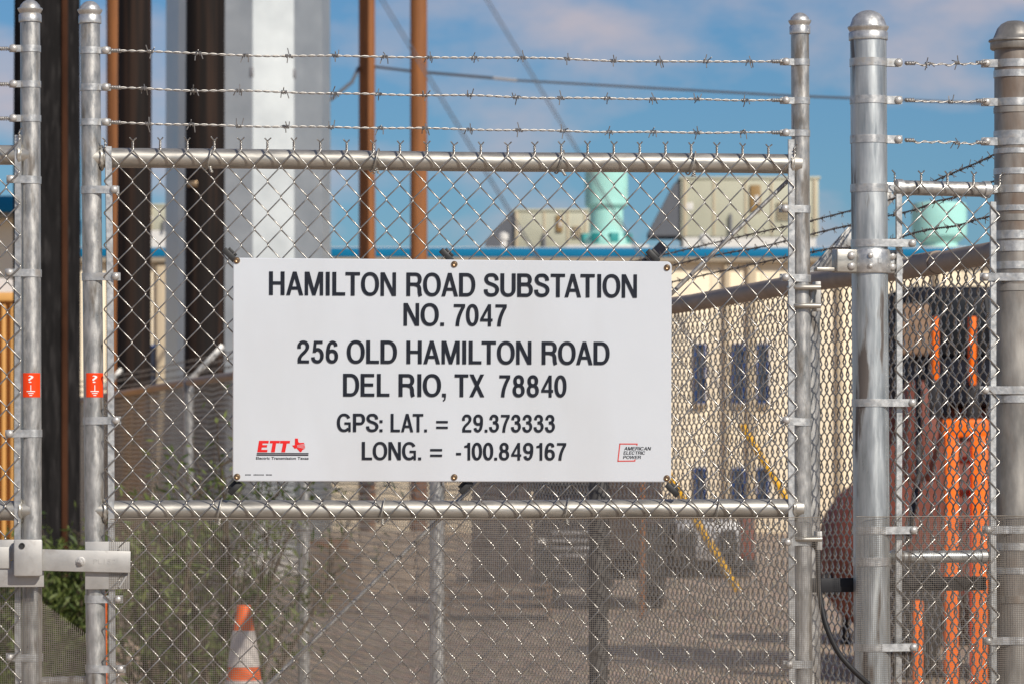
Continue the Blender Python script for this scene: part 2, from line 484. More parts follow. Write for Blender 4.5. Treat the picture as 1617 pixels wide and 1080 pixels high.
def strand_pts(A, B, sag=0.0, seed=0, lay=.037, hr=.0015, n_per=8, wob=.0012):
    A = np.array(A, float); B = np.array(B, float); Ld = np.linalg.norm(B - A)
    n = int(Ld / lay * n_per); u = np.linspace(0, 1, n)
    c = A + (B - A) * u[:, None]; c[:, 2] -= sag * 4 * u * (1 - u)
    r_ = np.random.default_rng(seed)
    for kk in (3, 7, 12):
        c[:, 2] += wob * r_.normal() * np.sin(u * kk * 3.14 + r_.uniform(0, 6)) * np.minimum(1, np.minimum(u, 1 - u) * 12)
    d = (B - A) / Ld; e1 = np.cross(d, (0, 0, 1)); e1 /= np.linalg.norm(e1); e2 = np.cross(e1, d)
    out = []
    for ph in (0, math.pi):
        a = u * Ld / lay * 2 * math.pi + ph
        out.append(c + hr * (np.cos(a)[:, None] * e1 + np.sin(a)[:, None] * e2))
    return np.array(out), c, d


def barbed(parent, A, B, barb_x, sag=0.0, seed=0, dark=False, ends=True):
    """one strand with its barbs; barb_x are distances along the strand"""
    st, c, d = strand_pts(A, B, sag, seed)
    mb = MB(); mb.tubes(st, .00135, 6, True)
    Ld = (Vector(B) - Vector(A)).length
    if ends:      # the tie wraps at both ends
        for e in (0.012, Ld - .012):
            n = 40; u = np.linspace(0, 1, n); L0 = .022
            t = (e + (u - .5) * L0)
            base = np.array(A) + d * t[:, None]
            a = u * 2 * math.pi * 6
            e1 = np.cross(d, (0, 0, 1)); e1 /= np.linalg.norm(e1); e2 = np.cross(e1, d)
            mb.tube(base + .0038 * (np.cos(a)[:, None] * e1 + np.sin(a)[:, None] * e2), .0012, 5, True)
    o = mb.build('barbed_wire', MT['barb_dark' if dark else 'barb'], parent, sharp=80)
    rz = math.atan2(d[1], d[0])
    r_ = random.Random(seed + 5)
    for t in barb_x:
        i = min(len(c) - 1, max(0, int(t / Ld * len(c))))
        b = link('barb', r_.choice(BARBS_DARK if dark else BARBS), None, o)
        b.location = c[i]; b.rotation_euler = (r_.uniform(0, 6.28), 0, rz)
        if dark:
            b.scale = (.8, .8, .8)
    return o


# ------------------------------------------------------------------ post fittings
def cap_profile(r):
    return [(r + .0028, -.027), (r + .003, -.026), (r + .003, -.012), (r + .0005, -.009), (r + .0035, -.004), (r + .0055, 0.0), (r + .005, .0018),
            (r + .001, .003), (r * .97, .008), (r * .86, r * .52), (r * .66, r * .74), (r * .4, r * .88), (r * .15, r * .94), (.0005, r * .95)]


BOLT = MB().lathe([(.0001, -.0005), (.0085, 0), (.0083, .0022), (.0068, .0045), (.004, .0062), (.0005, .0068)], n=14, M=Matrix.Rotation(R(90), 4, 'X')).mesh('carriage_bolt', 60)
BOLT.materials.append(MT['bolt'])
NUT = MB().lathe([(.009, 0), (.009, .007), (.006, .0085), (.0045, .0085), (.0045, .013), (.0005, .0135)], n=6, M=Matrix.Rotation(R(90), 4, 'X')).mesh('hex_nut', 20)
NUT.materials.append(MT['bolt'])


def band(parent, x, z, r, reach, h=.0155, y_t=None, scale_bolt=1.0, tilt=0.0, rise=0.0):
    """tension band round a post at local x; reach (signed) is how far its tongue extends to the bolt"""
    sg = 1 if reach > 0 else -1
    mb = MB(); t = .0016; ro = r + t
    yt = -(r - .001) if y_t is None else y_t
    n = 26; a0 = math.asin(max(-1, min(1, yt / ro)))
    # arc from the front tongue all the way round to the rear tongue
    ang = np.linspace(math.pi / 2 - .12, math.pi / 2 - .12 + 2 * math.pi - (math.pi / 2 - .12 - a0) - 0, n)
    vs = []; fs = []
    pts_o = [(sg * ro * math.cos(a), ro * math.sin(a)) for a in ang]; pts_i = [(sg * (r + .0002) * math.cos(a), (r + .0002) * math.sin(a)) for a in ang]
    ex = abs(reach) + .0085
    pts_o.append((sg * ex, yt - t * .5)); pts_i.append((sg * ex, yt + t * .9))
    m = len(pts_o)
    for (xo, yo) in pts_o:
        vs += [(xo, yo, -h / 2), (xo, yo, h / 2)]
    for (xo, yo) in pts_i:
        vs += [(xo, yo, -h / 2), (xo, yo, h / 2)]
    for i in range(m - 1):
        a, b = 2 * i, 2 * i + 2; c, d = a + 2 * m, b + 2 * m
        fs += [(a, b, b + 1, a + 1), (c + 1, d + 1, d, c), (a + 1, b + 1, d + 1, c + 1), (c, d, b, a)]
    fs += [(2 * m - 2, 4 * m - 2, 4 * m - 1, 2 * m - 1), (0, 1, 2 * m + 1, 2 * m)]
    vs = [(v[0], v[1], v[2] + rise * max(0, (v[0] * sg - r) / ex)) for v in vs]
    mb.add(vs, fs)
    mb.box((sg * (r + ex) / 2, yt + .012, rise * .6), ((ex - r + .004), t, h))
    o = mb.build('tension_band', MT['strap'], parent)
    o.location = (x, 0, z); o.rotation_euler = (0, tilt, 0)
    b = link('carriage_bolt', BOLT, None, o); b.location = (reach, yt - t, rise * .85); b.scale = (scale_bolt,) * 3
    b2 = link('hex_nut', NUT, None, o); b2.location = (reach, yt + .0135, rise * .85); b2.rotation_euler = (0, 0, math.pi); b2.scale = (.8, .8, .8)
    return o


def bar(parent, x0, z0, x1, z1, y=-.021):
    """flat tension bar standing between two heights"""
    mb = MB(); w, t = .0145, .0048
    n = 12
    vs = []; fs = []
    for i in range(n + 1):
        u = i / n; x = x0 + (x1 - x0) * u + .0012 * math.sin(u * 9 + x0 * 5); z = z0 + (z1 - z0) * u
        vs += [(x - w / 2, y, z), (x - w / 2 + .001, y - t, z), (x + w / 2 - .001, y - t, z), (x + w / 2, y, z)]
    for i in range(n):
        for k in range(4):
            fs.append((4 * i + k, 4 * i + (k + 1) % 4, 4 * i + 4 + (k + 1) % 4, 4 * i + 4 + k))
    fs += [(3, 2, 1, 0), (4 * n, 4 * n + 1, 4 * n + 2, 4 * n + 3)]
    mb.add(vs, fs)
    return mb.build('tension_bar', MT['strap'], parent)


def upright(parent, line, top, bot, r, matname, name='upright'):
    """tube with photograph end points top (px,py) and a second point bot; runs down to the ground"""
    xt, zt = line.at(*top); xb, zb = line.at(*bot)
    sl = (xt - xb) / (zt - zb); z0 = .03
    x0 = xb + (z0 - zb) * sl
    mb = MB(); n = 12
    pts = [(x0 + (xt - x0) * i / n, 0, z0 + (zt - z0) * i / n) for i in range(n + 1)]
    mb.tube(pts, r, 32, True, ref=(0, 1, 0))
    o = mb.build(name, MT[matname], parent, sharp=60)
    c = MB().lathe(cap_profile(r)).build('post_cap', MT['strap' if matname != 'galv_old' else 'galv_old'], parent, sharp=50)
    c.location = (xt, 0, zt); c.rotation_euler = (0, math.atan(sl), 0)
    return (lambda z: x0 + (z - z0) * sl), zt


def rail(parent, x0, x1, z0, z1, r, matname, name='rail', y=0.0):
    mb = MB(); n = 10
    pts = [(x0 + (x1 - x0) * i / n, y + .0015 * math.sin(i * 1.1), z0 + (z1 - z0) * i / n + .001 * math.sin(i * .9)) for i in range(n + 1)]
    mb.tube(pts, r, 28, True, ref=(0, 1, 0))
    # weld beads at both ends
    for (x, z, sg) in ((x0, z0, 1), (x1, z1, -1)):
        a = np.linspace(0, 2 * math.pi, 25)
        rr = r + .0025 + .001 * np.sin(a * 7)
        ring = np.stack([x + sg * .021 + .0015 * np.sin(a * 9), y + rr * np.cos(a), z + rr * np.sin(a)], 1)
        mb.tube(ring, .0042, 6, False, ref=(1, 0, 0))
    return mb.build(name, MT[matname], parent, sharp=60)


# ------------------------------------------------------------------ fine wire cloth
def wire_cloth(parent, x0, x1, z0, z1, y=-.033, pitch=.0042, wob=.0012, seed=1, bend=None, r=.0003):
    r_ = np.random.default_rng(seed)
    nv = int((x1 - x0) / pitch) + 1; nh = int((z1 - z0) / pitch) + 1
    ph = r_.uniform(0, 6.28, 8)
    def disp(p):
        x, z = p[..., 0].copy(), p[..., 2].copy()
        p[..., 0] += wob * (np.sin(z * 7 + ph[0]) + np.sin(z * 17 + x * 3 + ph[1]))
        p[..., 2] += wob * (np.sin(x * 6 + ph[2]) + np.sin(x * 13 + z * 4 + ph[3]))
        p[..., 1] += wob * 1.5 * (np.sin(x * 8 + z * 3 + ph[4]) + np.sin(z * 11 + x * 2 + ph[5]))
        if bend is not None:
            p[..., 1] += bend(p[..., 0])
        return p
    mb = MB()
    zs = np.linspace(z0, z1, 16); xs = x0 + np.arange(nv) * pitch
    V = np.zeros((nv, 16, 3)); V[..., 0] = xs[:, None]; V[..., 1] = y; V[..., 2] = zs[None]
    mb.tubes(disp(V), r, 4, False, ref=(0, 1, 0))
    M = max(30, int((x1 - x0) / .012)) if bend is not None else 48
    xx = np.linspace(x0, x1, M); zz = z1 - np.arange(nh) * pitch
    V = np.zeros((nh, M, 3)); V[..., 0] = xx[None]; V[..., 1] = y - r * 1.2; V[..., 2] = zz[:, None]
    mb.tubes(disp(V), r, 4, False, ref=(0, 1, 0))
    # doubled selvage along the top
    V = np.zeros((1, M, 3)); V[..., 0] = xx; V[..., 1] = y - .001; V[..., 2] = z1 + .0008
    mb.tubes(disp(V), .0007, 5, False, ref=(0, 1, 0))
    o = mb.build('fine_wire_cloth', MT['cloth'], parent, sharp=80)
    o['kind'] = 'stuff'
    return o


# ------------------------------------------------------------------ text as mesh
def text_mesh(txt, name, x0, x1, z0, z1, y, depth=.0016, bev=.0005, bold=0.0, shear=0.0, fit=True, space=1.0):
    cu = bpy.data.curves.new(name, 'FONT'); cu.body = txt; cu.size = 1.0; cu.space_character = space
    cu.resolution_u = 5; cu.offset = bold; cu.shear = shear
    cu.fill_mode = 'BOTH'
    ob = bpy.data.objects.new(name, cu); C.objects.link(ob)
    dg = bpy.context.evaluated_depsgraph_get(); dg.update()
    me = bpy.data.meshes.new_from_object(ob.evaluated_get(dg))
    bpy.data.objects.remove(ob)
    co = np.array([v.co[:] for v in me.vertices])
    return me, co


CAPH = {}


def cap_extent(bold, shear):
    key = (bold, shear)
    if key not in CAPH:
        me, co = text_mesh('H', 'cap', 0, 1, 0, 1, 0, bold=bold, shear=shear)
        CAPH[key] = (co[:, 1].min(), co[:, 1].max()); bpy.data.meshes.remove(me)
    return CAPH[key]


def lettering(txt, parent, x0, x1, z0, z1, y, matname, depth=.0016, bold=0.0, shear=0.0, space=1.0, mapf=None, name='lettering'):
    """flat letters fitted so that capitals span z0..z1 and the ink spans x0..x1, raised by depth towards -y"""
    me, co = text_mesh(txt, name, 0, 0, 0, 0, 0, bold=bold, shear=shear, space=space)
    lo, hi = cap_extent(bold, shear)
    xs = (x1 - x0) / (co[:, 0].max() - co[:, 0].min()); zs = (z1 - z0) / (hi - lo)
    nx_ = x0 + (co[:, 0] - co[:, 0].min()) * xs; nz_ = z0 + (co[:, 1] - lo) * zs
    for v, a, b in zip(me.vertices, nx_, nz_):
        v.co = (a, 0, b)
    bm = bmesh.new(); bm.from_mesh(me); bpy.data.meshes.remove(me)
    bmesh.ops.remove_doubles(bm, verts=bm.verts, dist=1e-6)
    bmesh.ops.recalc_face_normals(bm, faces=bm.faces)
    for f in bm.faces:
        if f.normal.y > 0:
            f.normal_flip()
    if depth > 0:
        ret = bmesh.ops.extrude_face_region(bm, geom=list(bm.faces))
        vs = [e for e in ret['geom'] if isinstance(e, bmesh.types.BMVert)]
        bmesh.ops.translate(bm, verts=vs, vec=(0, -depth, 0))
    for v in bm.verts:
        v.co.y += y
        if mapf:
            v.co = mapf(v.co)
    m2 = bpy.data.meshes.new(name); bm.to_mesh(m2); bm.free()
    return link(name, m2, MT[matname], parent)


# ================================================================== right gate leaf
gate_o = thing('chain_link_gate', 'galvanised chain link gate leaf carrying the white sign and three barbed strands', 'gate',
               (gate.A.x, gate.A.y, 0), gate.rz, 'gate leaves')
xl, ztl = upright(gate_o, gate, (142, 17), (152, 1080), RG, 'galv')
xr, ztr = upright(gate_o, gate, (1263, 34), (1268.5, 1080), RG * .93, 'galv')


def gp(px, py):
    return gate.at(px, py)


def g_rail(pa, pb, name='rail'):
    za = gp(*pa)[1]; zb = gp(*pb)[1]
    return rail(gate_o, xl(za), xr(zb), za, zb, RG * 1.0, 'galv_rail', name)


g_rail((165, 250), (1250, 260), 'top_rail')
g_rail((165, 806), (1250, 803), 'middle_rail')
rail(gate_o, xl(.11), xr(.11), .11, .11, RG, 'galv_rail', 'bottom_rail')

# fabric: columns every 20.87 photograph pixels, twisted tops on every second one
YF = -.0265
cA, _ = gp(166.3, 300); cB, _ = gp(1252, 300)
NP = 52
w2 = (cB - cA) / NP
_, zt0 = gp(208, 241); _, zt1 = gp(1210, 243)
HZ = .0655
fabric(gate_o, cA, w2, NP, (zt0 + zt1) / 2 - .001, HZ, 63, YF, .00158, True, 3, 'wire', .0032)
bar(gate_o, xl(2.1) + gp(172, 300)[0] - gp(145.5, 300)[0], gp(172, 233)[1], xl(.2) + .034, .15, y=-.0175)
bar(gate_o, gp(1246, 300)[0], gp(1246, 222)[1], gp(1250, 1080)[0], .15, y=-.0175)
YT = -(RG + .0036)
for (py, bx) in ((301, 180), (438, 182), (664, 183), (945, 186), (1055, 190)):
    x_, z_ = gp(bx, py)
    band(gate_o, xl(z_), z_, RG, x_ - xl(z_), y_t=YT, tilt=random.uniform(-.02, .02))
for (py, bx, rise) in ((331, 1236, 0), (440, 1237, 0), (666, 1238, .004), (855, 1240, 0), (1048, 1243, 0)):
    x_, z_ = gp(bx, py)
    band(gate_o, xr(z_), z_, RG * .93, x_ - xr(z_), y_t=YT, tilt=random.uniform(-.03, .03), rise=rise)
# strands of barbed wire above the rail, each held by a small band at both ends
for i, (pl, prr, first) in enumerate((((167, 81), (1239, 99), 240), ((167, 139), (1239, 160), 230), ((167, 194), (1239, 211), 232))):
    x0, z0 = gp(*pl); x1, z1 = gp(*prr)
    band(gate_o, xl(z0), z0, RG, x0 - xl(z0), h=.0135, y_t=-.014)
    band(gate_o, xr(z1), z1, RG * .93, x1 - xr(z1), h=.0135, y_t=-.014)
    a = (x0 + .008, -.016, z0 - .001); b = (x1 - .008, -.016, z1)
    d0 = gp(first, 100)[0] - a[0]
    Ls = (Vector(b) - Vector(a)).length
    barbed(gate_o, a, b, [t for t in np.arange(d0, Ls - .05, .0958) + rng.uniform(-.004, .004, len(np.arange(d0, Ls - .05, .0958)))], .004, 30 + i)
# aluminium ties holding the wire to the rails
def tie(parent, x, z, seed):
    r_ = random.Random(seed); mb = MB(); t = np.linspace(-2.5, 2.7, 26)
    ry, rz_ = RG + .0055, RG + .0035
    mb.tube([(x + .0022 * a_ + .006 * math.sin(a_ * .5), -.004 - ry * math.cos(a_), z + rz_ * math.sin(a_)) for a_ in t], .0018, 6, True, ref=(1, 0, 0))
    for k in range(2):       # twisted tail in front
        u = np.linspace(0, 1, 22); ph = k * math.pi; dx = r_.uniform(-.008, .008)
        mb.tube([(x + dx * a_ + .0022 * math.cos(a_ * 16 + ph), -.030 - .004 * a_ + .0022 * math.sin(a_ * 16 + ph), z - RG * .9 - .012 * a_) for a_ in u], .0014, 5, True, ref=(1, 0, 0))
    mb.build('tie_wire', MT['galv_rail'], parent, sharp=80)
for i_, px_ in enumerate((330, 592, 884, 1092)):
    x_, z_ = gp(px_, 250 + (px_ - 165) * 10 / 1085); tie(gate_o, x_, z_, i_)
for i_, px_ in enumerate((345, 602, 892, 1130)):
    x_, z_ = gp(px_, 805); tie(gate_o, x_, z_, 10 + i_)
# truss rod across the gate, its turnbuckle hidden by the sign
x0, z0 = gp(1252, 280); x1, z1 = gp(560, 950)
sl = (z1 - z0) / (x1 - x0); xe = xl(.7) ; ze = z1 + (xe - x1) * sl
MB().tube([(x0, .016, z0), (xe, .016, ze)], .0047, 10, True, ref=(0, 1, 0)).build('truss_rod', MT['galv'], gate_o)
# hinge leaf: plate and U bolts round the right upright
for (py0, py1, m_) in ((445, 492, 'plate'), (838, 868, 'plate')):
    _, za = gp(1290, py0); _, zb = gp(1290, py1); zc = (za + zb) / 2
    xc = xr(zc)
    MB().box((xc + .034, .006, zc), (.012, .034, za - zb), .0015).build('hinge_plate', MT[m_], gate_o)
    for zz in ((za - .013), (zb + .011)) if py0 < 800 else (zc + .004,):
        u = np.linspace(-1.35, 1.35, 20) + math.pi
        pts = [(xc + .04, -.0265, zz)] + [(xc + .026 * math.cos(t), -.026 * math.sin(t) * (-1), zz) for t in u][::-1] + [(xc + .04, .0265, zz)]
        pts = [(xc + .036, -.0255, zz)] + [(xc + .0255 * math.cos(t), .0255 * math.sin(t), zz) for t in np.linspace(1.5 * math.pi, .5 * math.pi, 20)] + [(xc + .036, .0255, zz)]
        MB().tube(pts, .0056, 10, True, ref=(0, 0, 1)).build('u_bolt', MT['galv_rail'], gate_o)
# wire cloth on the lower half
_, zc1 = gp(700, 818)
wire_cloth(gate_o, xl(1.0) + .026, xr(1.0) + .030, .06, zc1, y=-.0325, seed=4, wob=.0009)


# stickers wrapped on the two meeting uprights
def sticker(parent, xf, line, px, py0, py1, label):
    zc = line.at(px, (py0 + py1) / 2)[1]; z1 = line.at(px, py0)[1]; z0 = line.at(px, py1)[1]
    xc = xf(zc); rr = RG + .0007
    def wrapf(extra):
        def m_(v):
            a = v.x / rr
            ra = rr + extra
            return Vector((xc + ra * math.sin(a), -ra * math.cos(a), v.z))
        return m_
    w0, w1 = -.0165, .0255
    mb = MB(); n = 16; vs = []; fs = []
    for i in range(n + 1):
        x = w0 + (w1 - w0) * i / n
        for z in (z0, z1):
            for ex in (0, -.0006):
                vs.append(wrapf(ex)(Vector((x, 0, z))))
    for i in range(n):
        a = 4 * i
        fs += [(a, a + 4, a + 6, a + 2), (a + 1, a + 3, a + 7, a + 5), (a, a + 1, a + 5, a + 4), (a + 2, a + 6, a + 7, a + 3)]
    fs += [(0, 2, 3, 1), (4 * n, 4 * n + 1, 4 * n + 3, 4 * n + 2)]
    mb.add(vs, fs)
    s = mb.build('ground_sticker', MT['sticker'], parent)
    s['label'] = label
    hh = z1 - z0; cx = .0025
    zq0 = z0 + hh * .60
    lettering('?', s, cx - .0052, cx + .0052, zq0, z1 - hh * .1, 0, 'white', 0, bold=.004, mapf=wrapf(.0006), name='printed_mark')
    mk = MB()
    def strip(xa, xb, za, zb):
        m = 8
        v = [wrapf(.0006)(Vector((xa + (xb - xa) * i / m, 0, z))) for i in range(m + 1) for z in (za, zb)]
        mk.add(v, [(2 * i, 2 * i + 2, 2 * i + 3, 2 * i + 1) for i in range(m)])
    strip(cx - .0008, cx + .0008, z0 + hh * .25, z0 + hh * .5)
    strip(cx - .0085, cx + .0085, z0 + hh * .22, z0 + hh * .26)
    strip(cx - .0055, cx + .0055, z0 + hh * .14, z0 + hh * .175)
    strip(cx - .0028, cx + .0028, z0 + hh * .06, z0 + hh * .095)
    mk.build('printed_mark', MT['white'], s)
    return s


sticker(gate_o, xl, gate, 147, 589, 627, 'orange sticker with white question mark and earth symbol')

# ================================================================== left gate leaf
leaf_o = thing('chain_link_gate', 'galvanised chain link gate leaf at the far left beside the dark timber pole', 'gate',
               (leaf2.A.x, leaf2.A.y, 0), leaf2.rz, 'gate leaves')
yl, zyl = upright(leaf_o, leaf2, (47.5, 15), (51, 1080), RG, 'galv')
hl, _ = upright(leaf_o, leaf2, (-1078, 20), (-1078, 1080), RG, 'galv')


def lp(px, py):
    return leaf2.at(px, py)


for (pa, pb, nm) in (((-1070, 246), (40, 246), 'top_rail'), ((-1070, 806), (40, 806), 'middle_rail')):
    za = lp(*pa)[1]; zb = lp(*pb)[1]
    rail(leaf_o, hl(za), yl(zb), za, zb, RG, 'galv_rail', nm)
rail(leaf_o, hl(.11), yl(.11), .11, .11, RG, 'galv_rail', 'bottom_rail')
e_x = lp(35, 300)[0]
w2l = lp(14, 300)[0] - lp(-6.9, 300)[0]
nl = 2 * int((e_x - hl(1) - .03) / w2l / 2)
fabric(leaf_o, e_x - nl * w2l, w2l, nl, lp(14, 221)[1], HZ, 63, YF, .00158, True, 9, 'wire', .0032)
bar(leaf_o, lp(30, 300)[0], lp(30, 215)[1], lp(33, 1080)[0], .15, y=-.0175)
bar(leaf_o, hl(1) + .033, lp(30, 215)[1], hl(1) + .033, .15, y=-.0175)
for (py, bx) in ((285, 20), (432, 18), (684, 18), (1037, 19)):
    x_, z_ = lp(bx, py)
    band(leaf_o, yl(z_), z_, RG, x_ - yl(z_), y_t=YT, tilt=random.uniform(-.02, .02))
for i, py in enumerate((78, 134, 188)):
    x1, z1 = lp(23, py); z0 = z1
    band(leaf_o, yl(z1), z1, RG, x1 - yl(z1), h=.0135, y_t=-.014)
    band(leaf_o, hl(z0), z0, RG, .03, h=.0135, y_t=-.014)
    a = (hl(z0) + .038, -.016, z0); b = (x1 - .008, -.016, z1 - .001)
    barbed(leaf_o, a, b, np.arange(.06 + .02 * i, (Vector(b) - Vector(a)).length - .03, .0958), .006, 50 + i)
_, zc1 = lp(40, 925)
wire_cloth(leaf_o, hl(1) + .02, yl(1.0) + .026, .06, zc1, y=-.0325, seed=6, wob=.0009)
sticker(leaf_o, yl, leaf2, 51, 589, 627, 'orange sticker with white question mark and earth symbol')
# a loose flap of the same cloth hanging across the gap between the leaves
flap = MB(); nfx = 28; nfz = 66
fx0 = yl(1.1) + .02; pit = .0042
for j in range(nfx):
    x = fx0 + j * pit; zt_ = lp(70, 945)[1] - .0 - (j * pit) * .72
    flap.tube([(x + .004 * math.sin(zz * 9), -.028 + .012 * math.sin(zz * 6 + j * .1), zz) for zz in np.linspace(.75, zt_, 12)], .0005, 4, False, ref=(0, 1, 0))
for i in range(nfz):
    z = 1.24 - i * pit - .02
    xm = min(fx0 + nfx * pit, fx0 + max(0, (lp(70, 945)[1] - z) / .72))
    if xm - fx0 > .01:
        flap.tube([(x + .004 * math.sin(z * 9), -.0285 + .012 * math.sin(z * 6 + (x - fx0) / pit * .1), z - (x - fx0) * .12) for x in np.linspace(fx0, xm, 8)], .0005, 4, False, ref=(0, 1, 0))
fo = flap.build('loose_cloth_flap', MT['cloth'], leaf_o, sharp=80); fo['kind'] = 'stuff'
# low drop rod guide between the leaves
x0, z0 = lp(68, 1077); x1, _ = lp(141, 1077)
MB().tube([(yl(z0), .0, z0), (x1, .0, z0 + .004)], .0105, 16, True, ref=(0, 1, 0)).build('drop_rod_guide', MT['galv'], leaf_o)

# ================================================================== latch joining the leaves
latch = thing('gate_latch', 'pale grey steel latch with bolted bar joining the two gate leaves', 'latch', (gate.A.x, gate.A.y, 0), gate.rz)


def lbox(pa, pb, y0, y1, name, m_='plate', bev=.0016, parent=latch, roty=0.0):
    xa, za = gp(*pa); xb, zb = gp(*pb)
    o = MB().box((0, 0, 0), (abs(xb - xa), abs(y1 - y0), abs(za - zb)), bev).build(name, MT[m_], parent)
    o.location = ((xa + xb) / 2, (y0 + y1) / 2, (za + zb) / 2); o.rotation_euler = (0, roty, 0)
    return o


lbox((134, 854), (204.5, 929), -.0300, -.0255, 'rear_plate')
ang = MB(); xa, za = gp(188, 926); xb, zb = gp(201, 905)
rib = MB().tube([(xa, -.0315, za), (xb, -.0315, zb)], .0022, 8, True).build('weld_rib', MT['plate'], latch)
lbar = lbox((63, 867.5), (205.5, 901), -.0430, -.0372, 'latch_bar', roty=.0262)
spacer = lbox((137, 872), (203, 897), -.0370, -.0302, 'spacer_block', roty=.0262)
xb_, zb_ = gp(127, 885)
w_ = MB().lathe([(.0098, 0), (.0098, .0016), (.0085, .002)], n=20, M=Matrix.Rotation(R(90), 4, 'X')).build('washer', MT['bolt'], latch)
w_.location = (xb_, -.0432, zb_)
hb = MB().lathe([(.0075, 0), (.0075, .005), (.0065, .006), (.004, .006), (.0036, .0095), (.0005, .010)], n=6, M=Matrix.Rotation(R(90), 4, 'X')).build('bolt_head', MT['bolt'], latch, sharp=20)
hb.location = (xb_, -.0450, zb_)
lettering('PL152', latch, gp(147, 880)[0], gp(183, 880)[0], gp(147, 888.5)[1], gp(147, 881.5)[1], -.04345, 'stamp', .0002, name='stamped_number')
# left housing
lbox((-6, 884), (69.5, 925.5), -.0300, -.0255, 'rear_plate')
lbox((-6, 851), (40, 883), -.0300, -.0255, 'rear_plate')
lbox((-40, 862), (17, 896), -.0345, -.0302, 'latch_bar', roty=.015)
hx0, hz0 = gp(22, 850); hx1, hz1 = gp(67, 908)
hous = MB().box((0, 0, 0), (hx1 - hx0, .0195, hz0 - hz1), .004).build('lock_housing', MT['plate'], latch)
hous.location = ((hx0 + hx1) / 2, -.0468, (hz0 + hz1) / 2)
hole = MB().lathe([(.0062, 0), (.0062, .0022), (.0038, .0022), (.0036, .0006)], n=20, M=Matrix.Rotation(R(90), 4, 'X')).build('rivet_hole', MT['black'], hous)
hole.location = (gp(35, 860)[0] - hous.location.x, -.0099, gp(35, 860)[1] - hous.location.z)

# ================================================================== sign
sg_line = gate
sA = gp(367.5, 408); sB = gp(1060.5, 760)
sw = (sB[0] - sA[0]) * .994; sh = sA[1] - sB[1]
scx, scz = (sA[0] + sB[0]) / 2, (gp(714, 409)[1] + gp(714, 759)[1]) / 2
sign = thing('substation_sign', 'glossy white sign with raised dark address lettering bolted across the gate', 'sign')
pw = Vector((gate.A.x, gate.A.y, 0)) + gate.d * scx + Vector((math.sin(gate.rz), -math.cos(gate.rz), 0)) * .0385
sign.location = (pw.x - .0042, pw.y, scz - .0025); sign.rotation_euler = (0, R(.16), gate.rz)
sh = (gp(714, 409)[1] - gp(714, 759)[1]) * .994


def sp(px, py):
    """photograph pixel on the sign -> sign-local x, z"""
    cxp, cyp = 714.0, 584.0
    return (px - cxp) * sw / 693.0, (cyp - py) * sh / 350.5


rad = .0105; n = 6; poly = []
for (cx, cz, a0) in ((sw / 2 - rad, sh / 2 - rad, 0), (-sw / 2 + rad, sh / 2 - rad, 90), (-sw / 2 + rad, -sh / 2 + rad, 180), (sw / 2 - rad, -sh / 2 + rad, 270)):
    for i in range(n + 1):
        a = R(a0 + 90 * i / n); poly.append((cx + rad * math.cos(a), cz + rad * math.sin(a)))
mb = MB(); ins = .0016
def ringed(pl, s_, y):
    return [(p[0] * (1 - 2 * s_ / sw), y, p[1] * (1 - 2 * s_ / sh)) for p in pl]
N_ = len(poly)
vs = ringed(poly, ins, -.0030) + ringed(poly, 0, -.0018) + ringed(poly, 0, .0030)
fs = [tuple(range(N_ - 1, -1, -1)), tuple(range(2 * N_, 3 * N_))]
for k in range(2):
    fs += [(k * N_ + i, k * N_ + (i + 1) % N_, (k + 1) * N_ + (i + 1) % N_, (k + 1) * N_ + i) for i in range(N_)]
mb.add(vs, fs)
mb.build('panel', MT['sign'], sign, sharp=25)
YS = -.0030
# --- capitals and figures of the sign drawn as strokes: cap height 1, stroke .15
GT = .158
def _arc(cx, cy, rx, ry, a0, a1, n=14, e=2.25):
    out = []
    for i in range(n + 1):
        a = R(a0 + (a1 - a0) * i / n); c, s_ = math.cos(a), math.sin(a)
        out.append((cx + rx * math.copysign(abs(c) ** (2 / e), c), cy + ry * math.copysign(abs(s_) ** (2 / e), s_)))
    return out
def _cat(pts, n=6):
    v = [Vector((p[0], p[1], 0)) for p in pts]; out = []
    for i in range(len(v) - 1):
        p0 = v[max(0, i - 1)]; p1 = v[i]; p2 = v[i + 1]; p3 = v[min(len(v) - 1, i + 2)]
        for k in range(n):
            t = k / n
            q = .5 * ((2 * p1) + (p2 - p0) * t + (2 * p0 - 5 * p1 + 4 * p2 - p3) * t * t + (-p0 + 3 * p1 - 3 * p2 + p3) * t ** 3)
            out.append((q.x, q.y))
    out.append(pts[-1]); return out
def _rc(x0, y0, x1, y1):
    return ('p', [(x0, y0), (x1, y0), (x1, y1), (x0, y1)])
_h = GT / 2; _b = .135
def _six(flip=False):
    st = [('o', _arc(.275, .305, .202, .235, 0, 360, 30)[:-1]), ('s', _cat([(.075, .33), (.085, .56), (.14, .79), (.235, .895), (.33, .905), (.42, .85), (.455, .74)]))]
    if flip:
        st = [(k, [(.55 - x, .98 - y) for (x, y) in p]) for (k, p) in st]
    return st
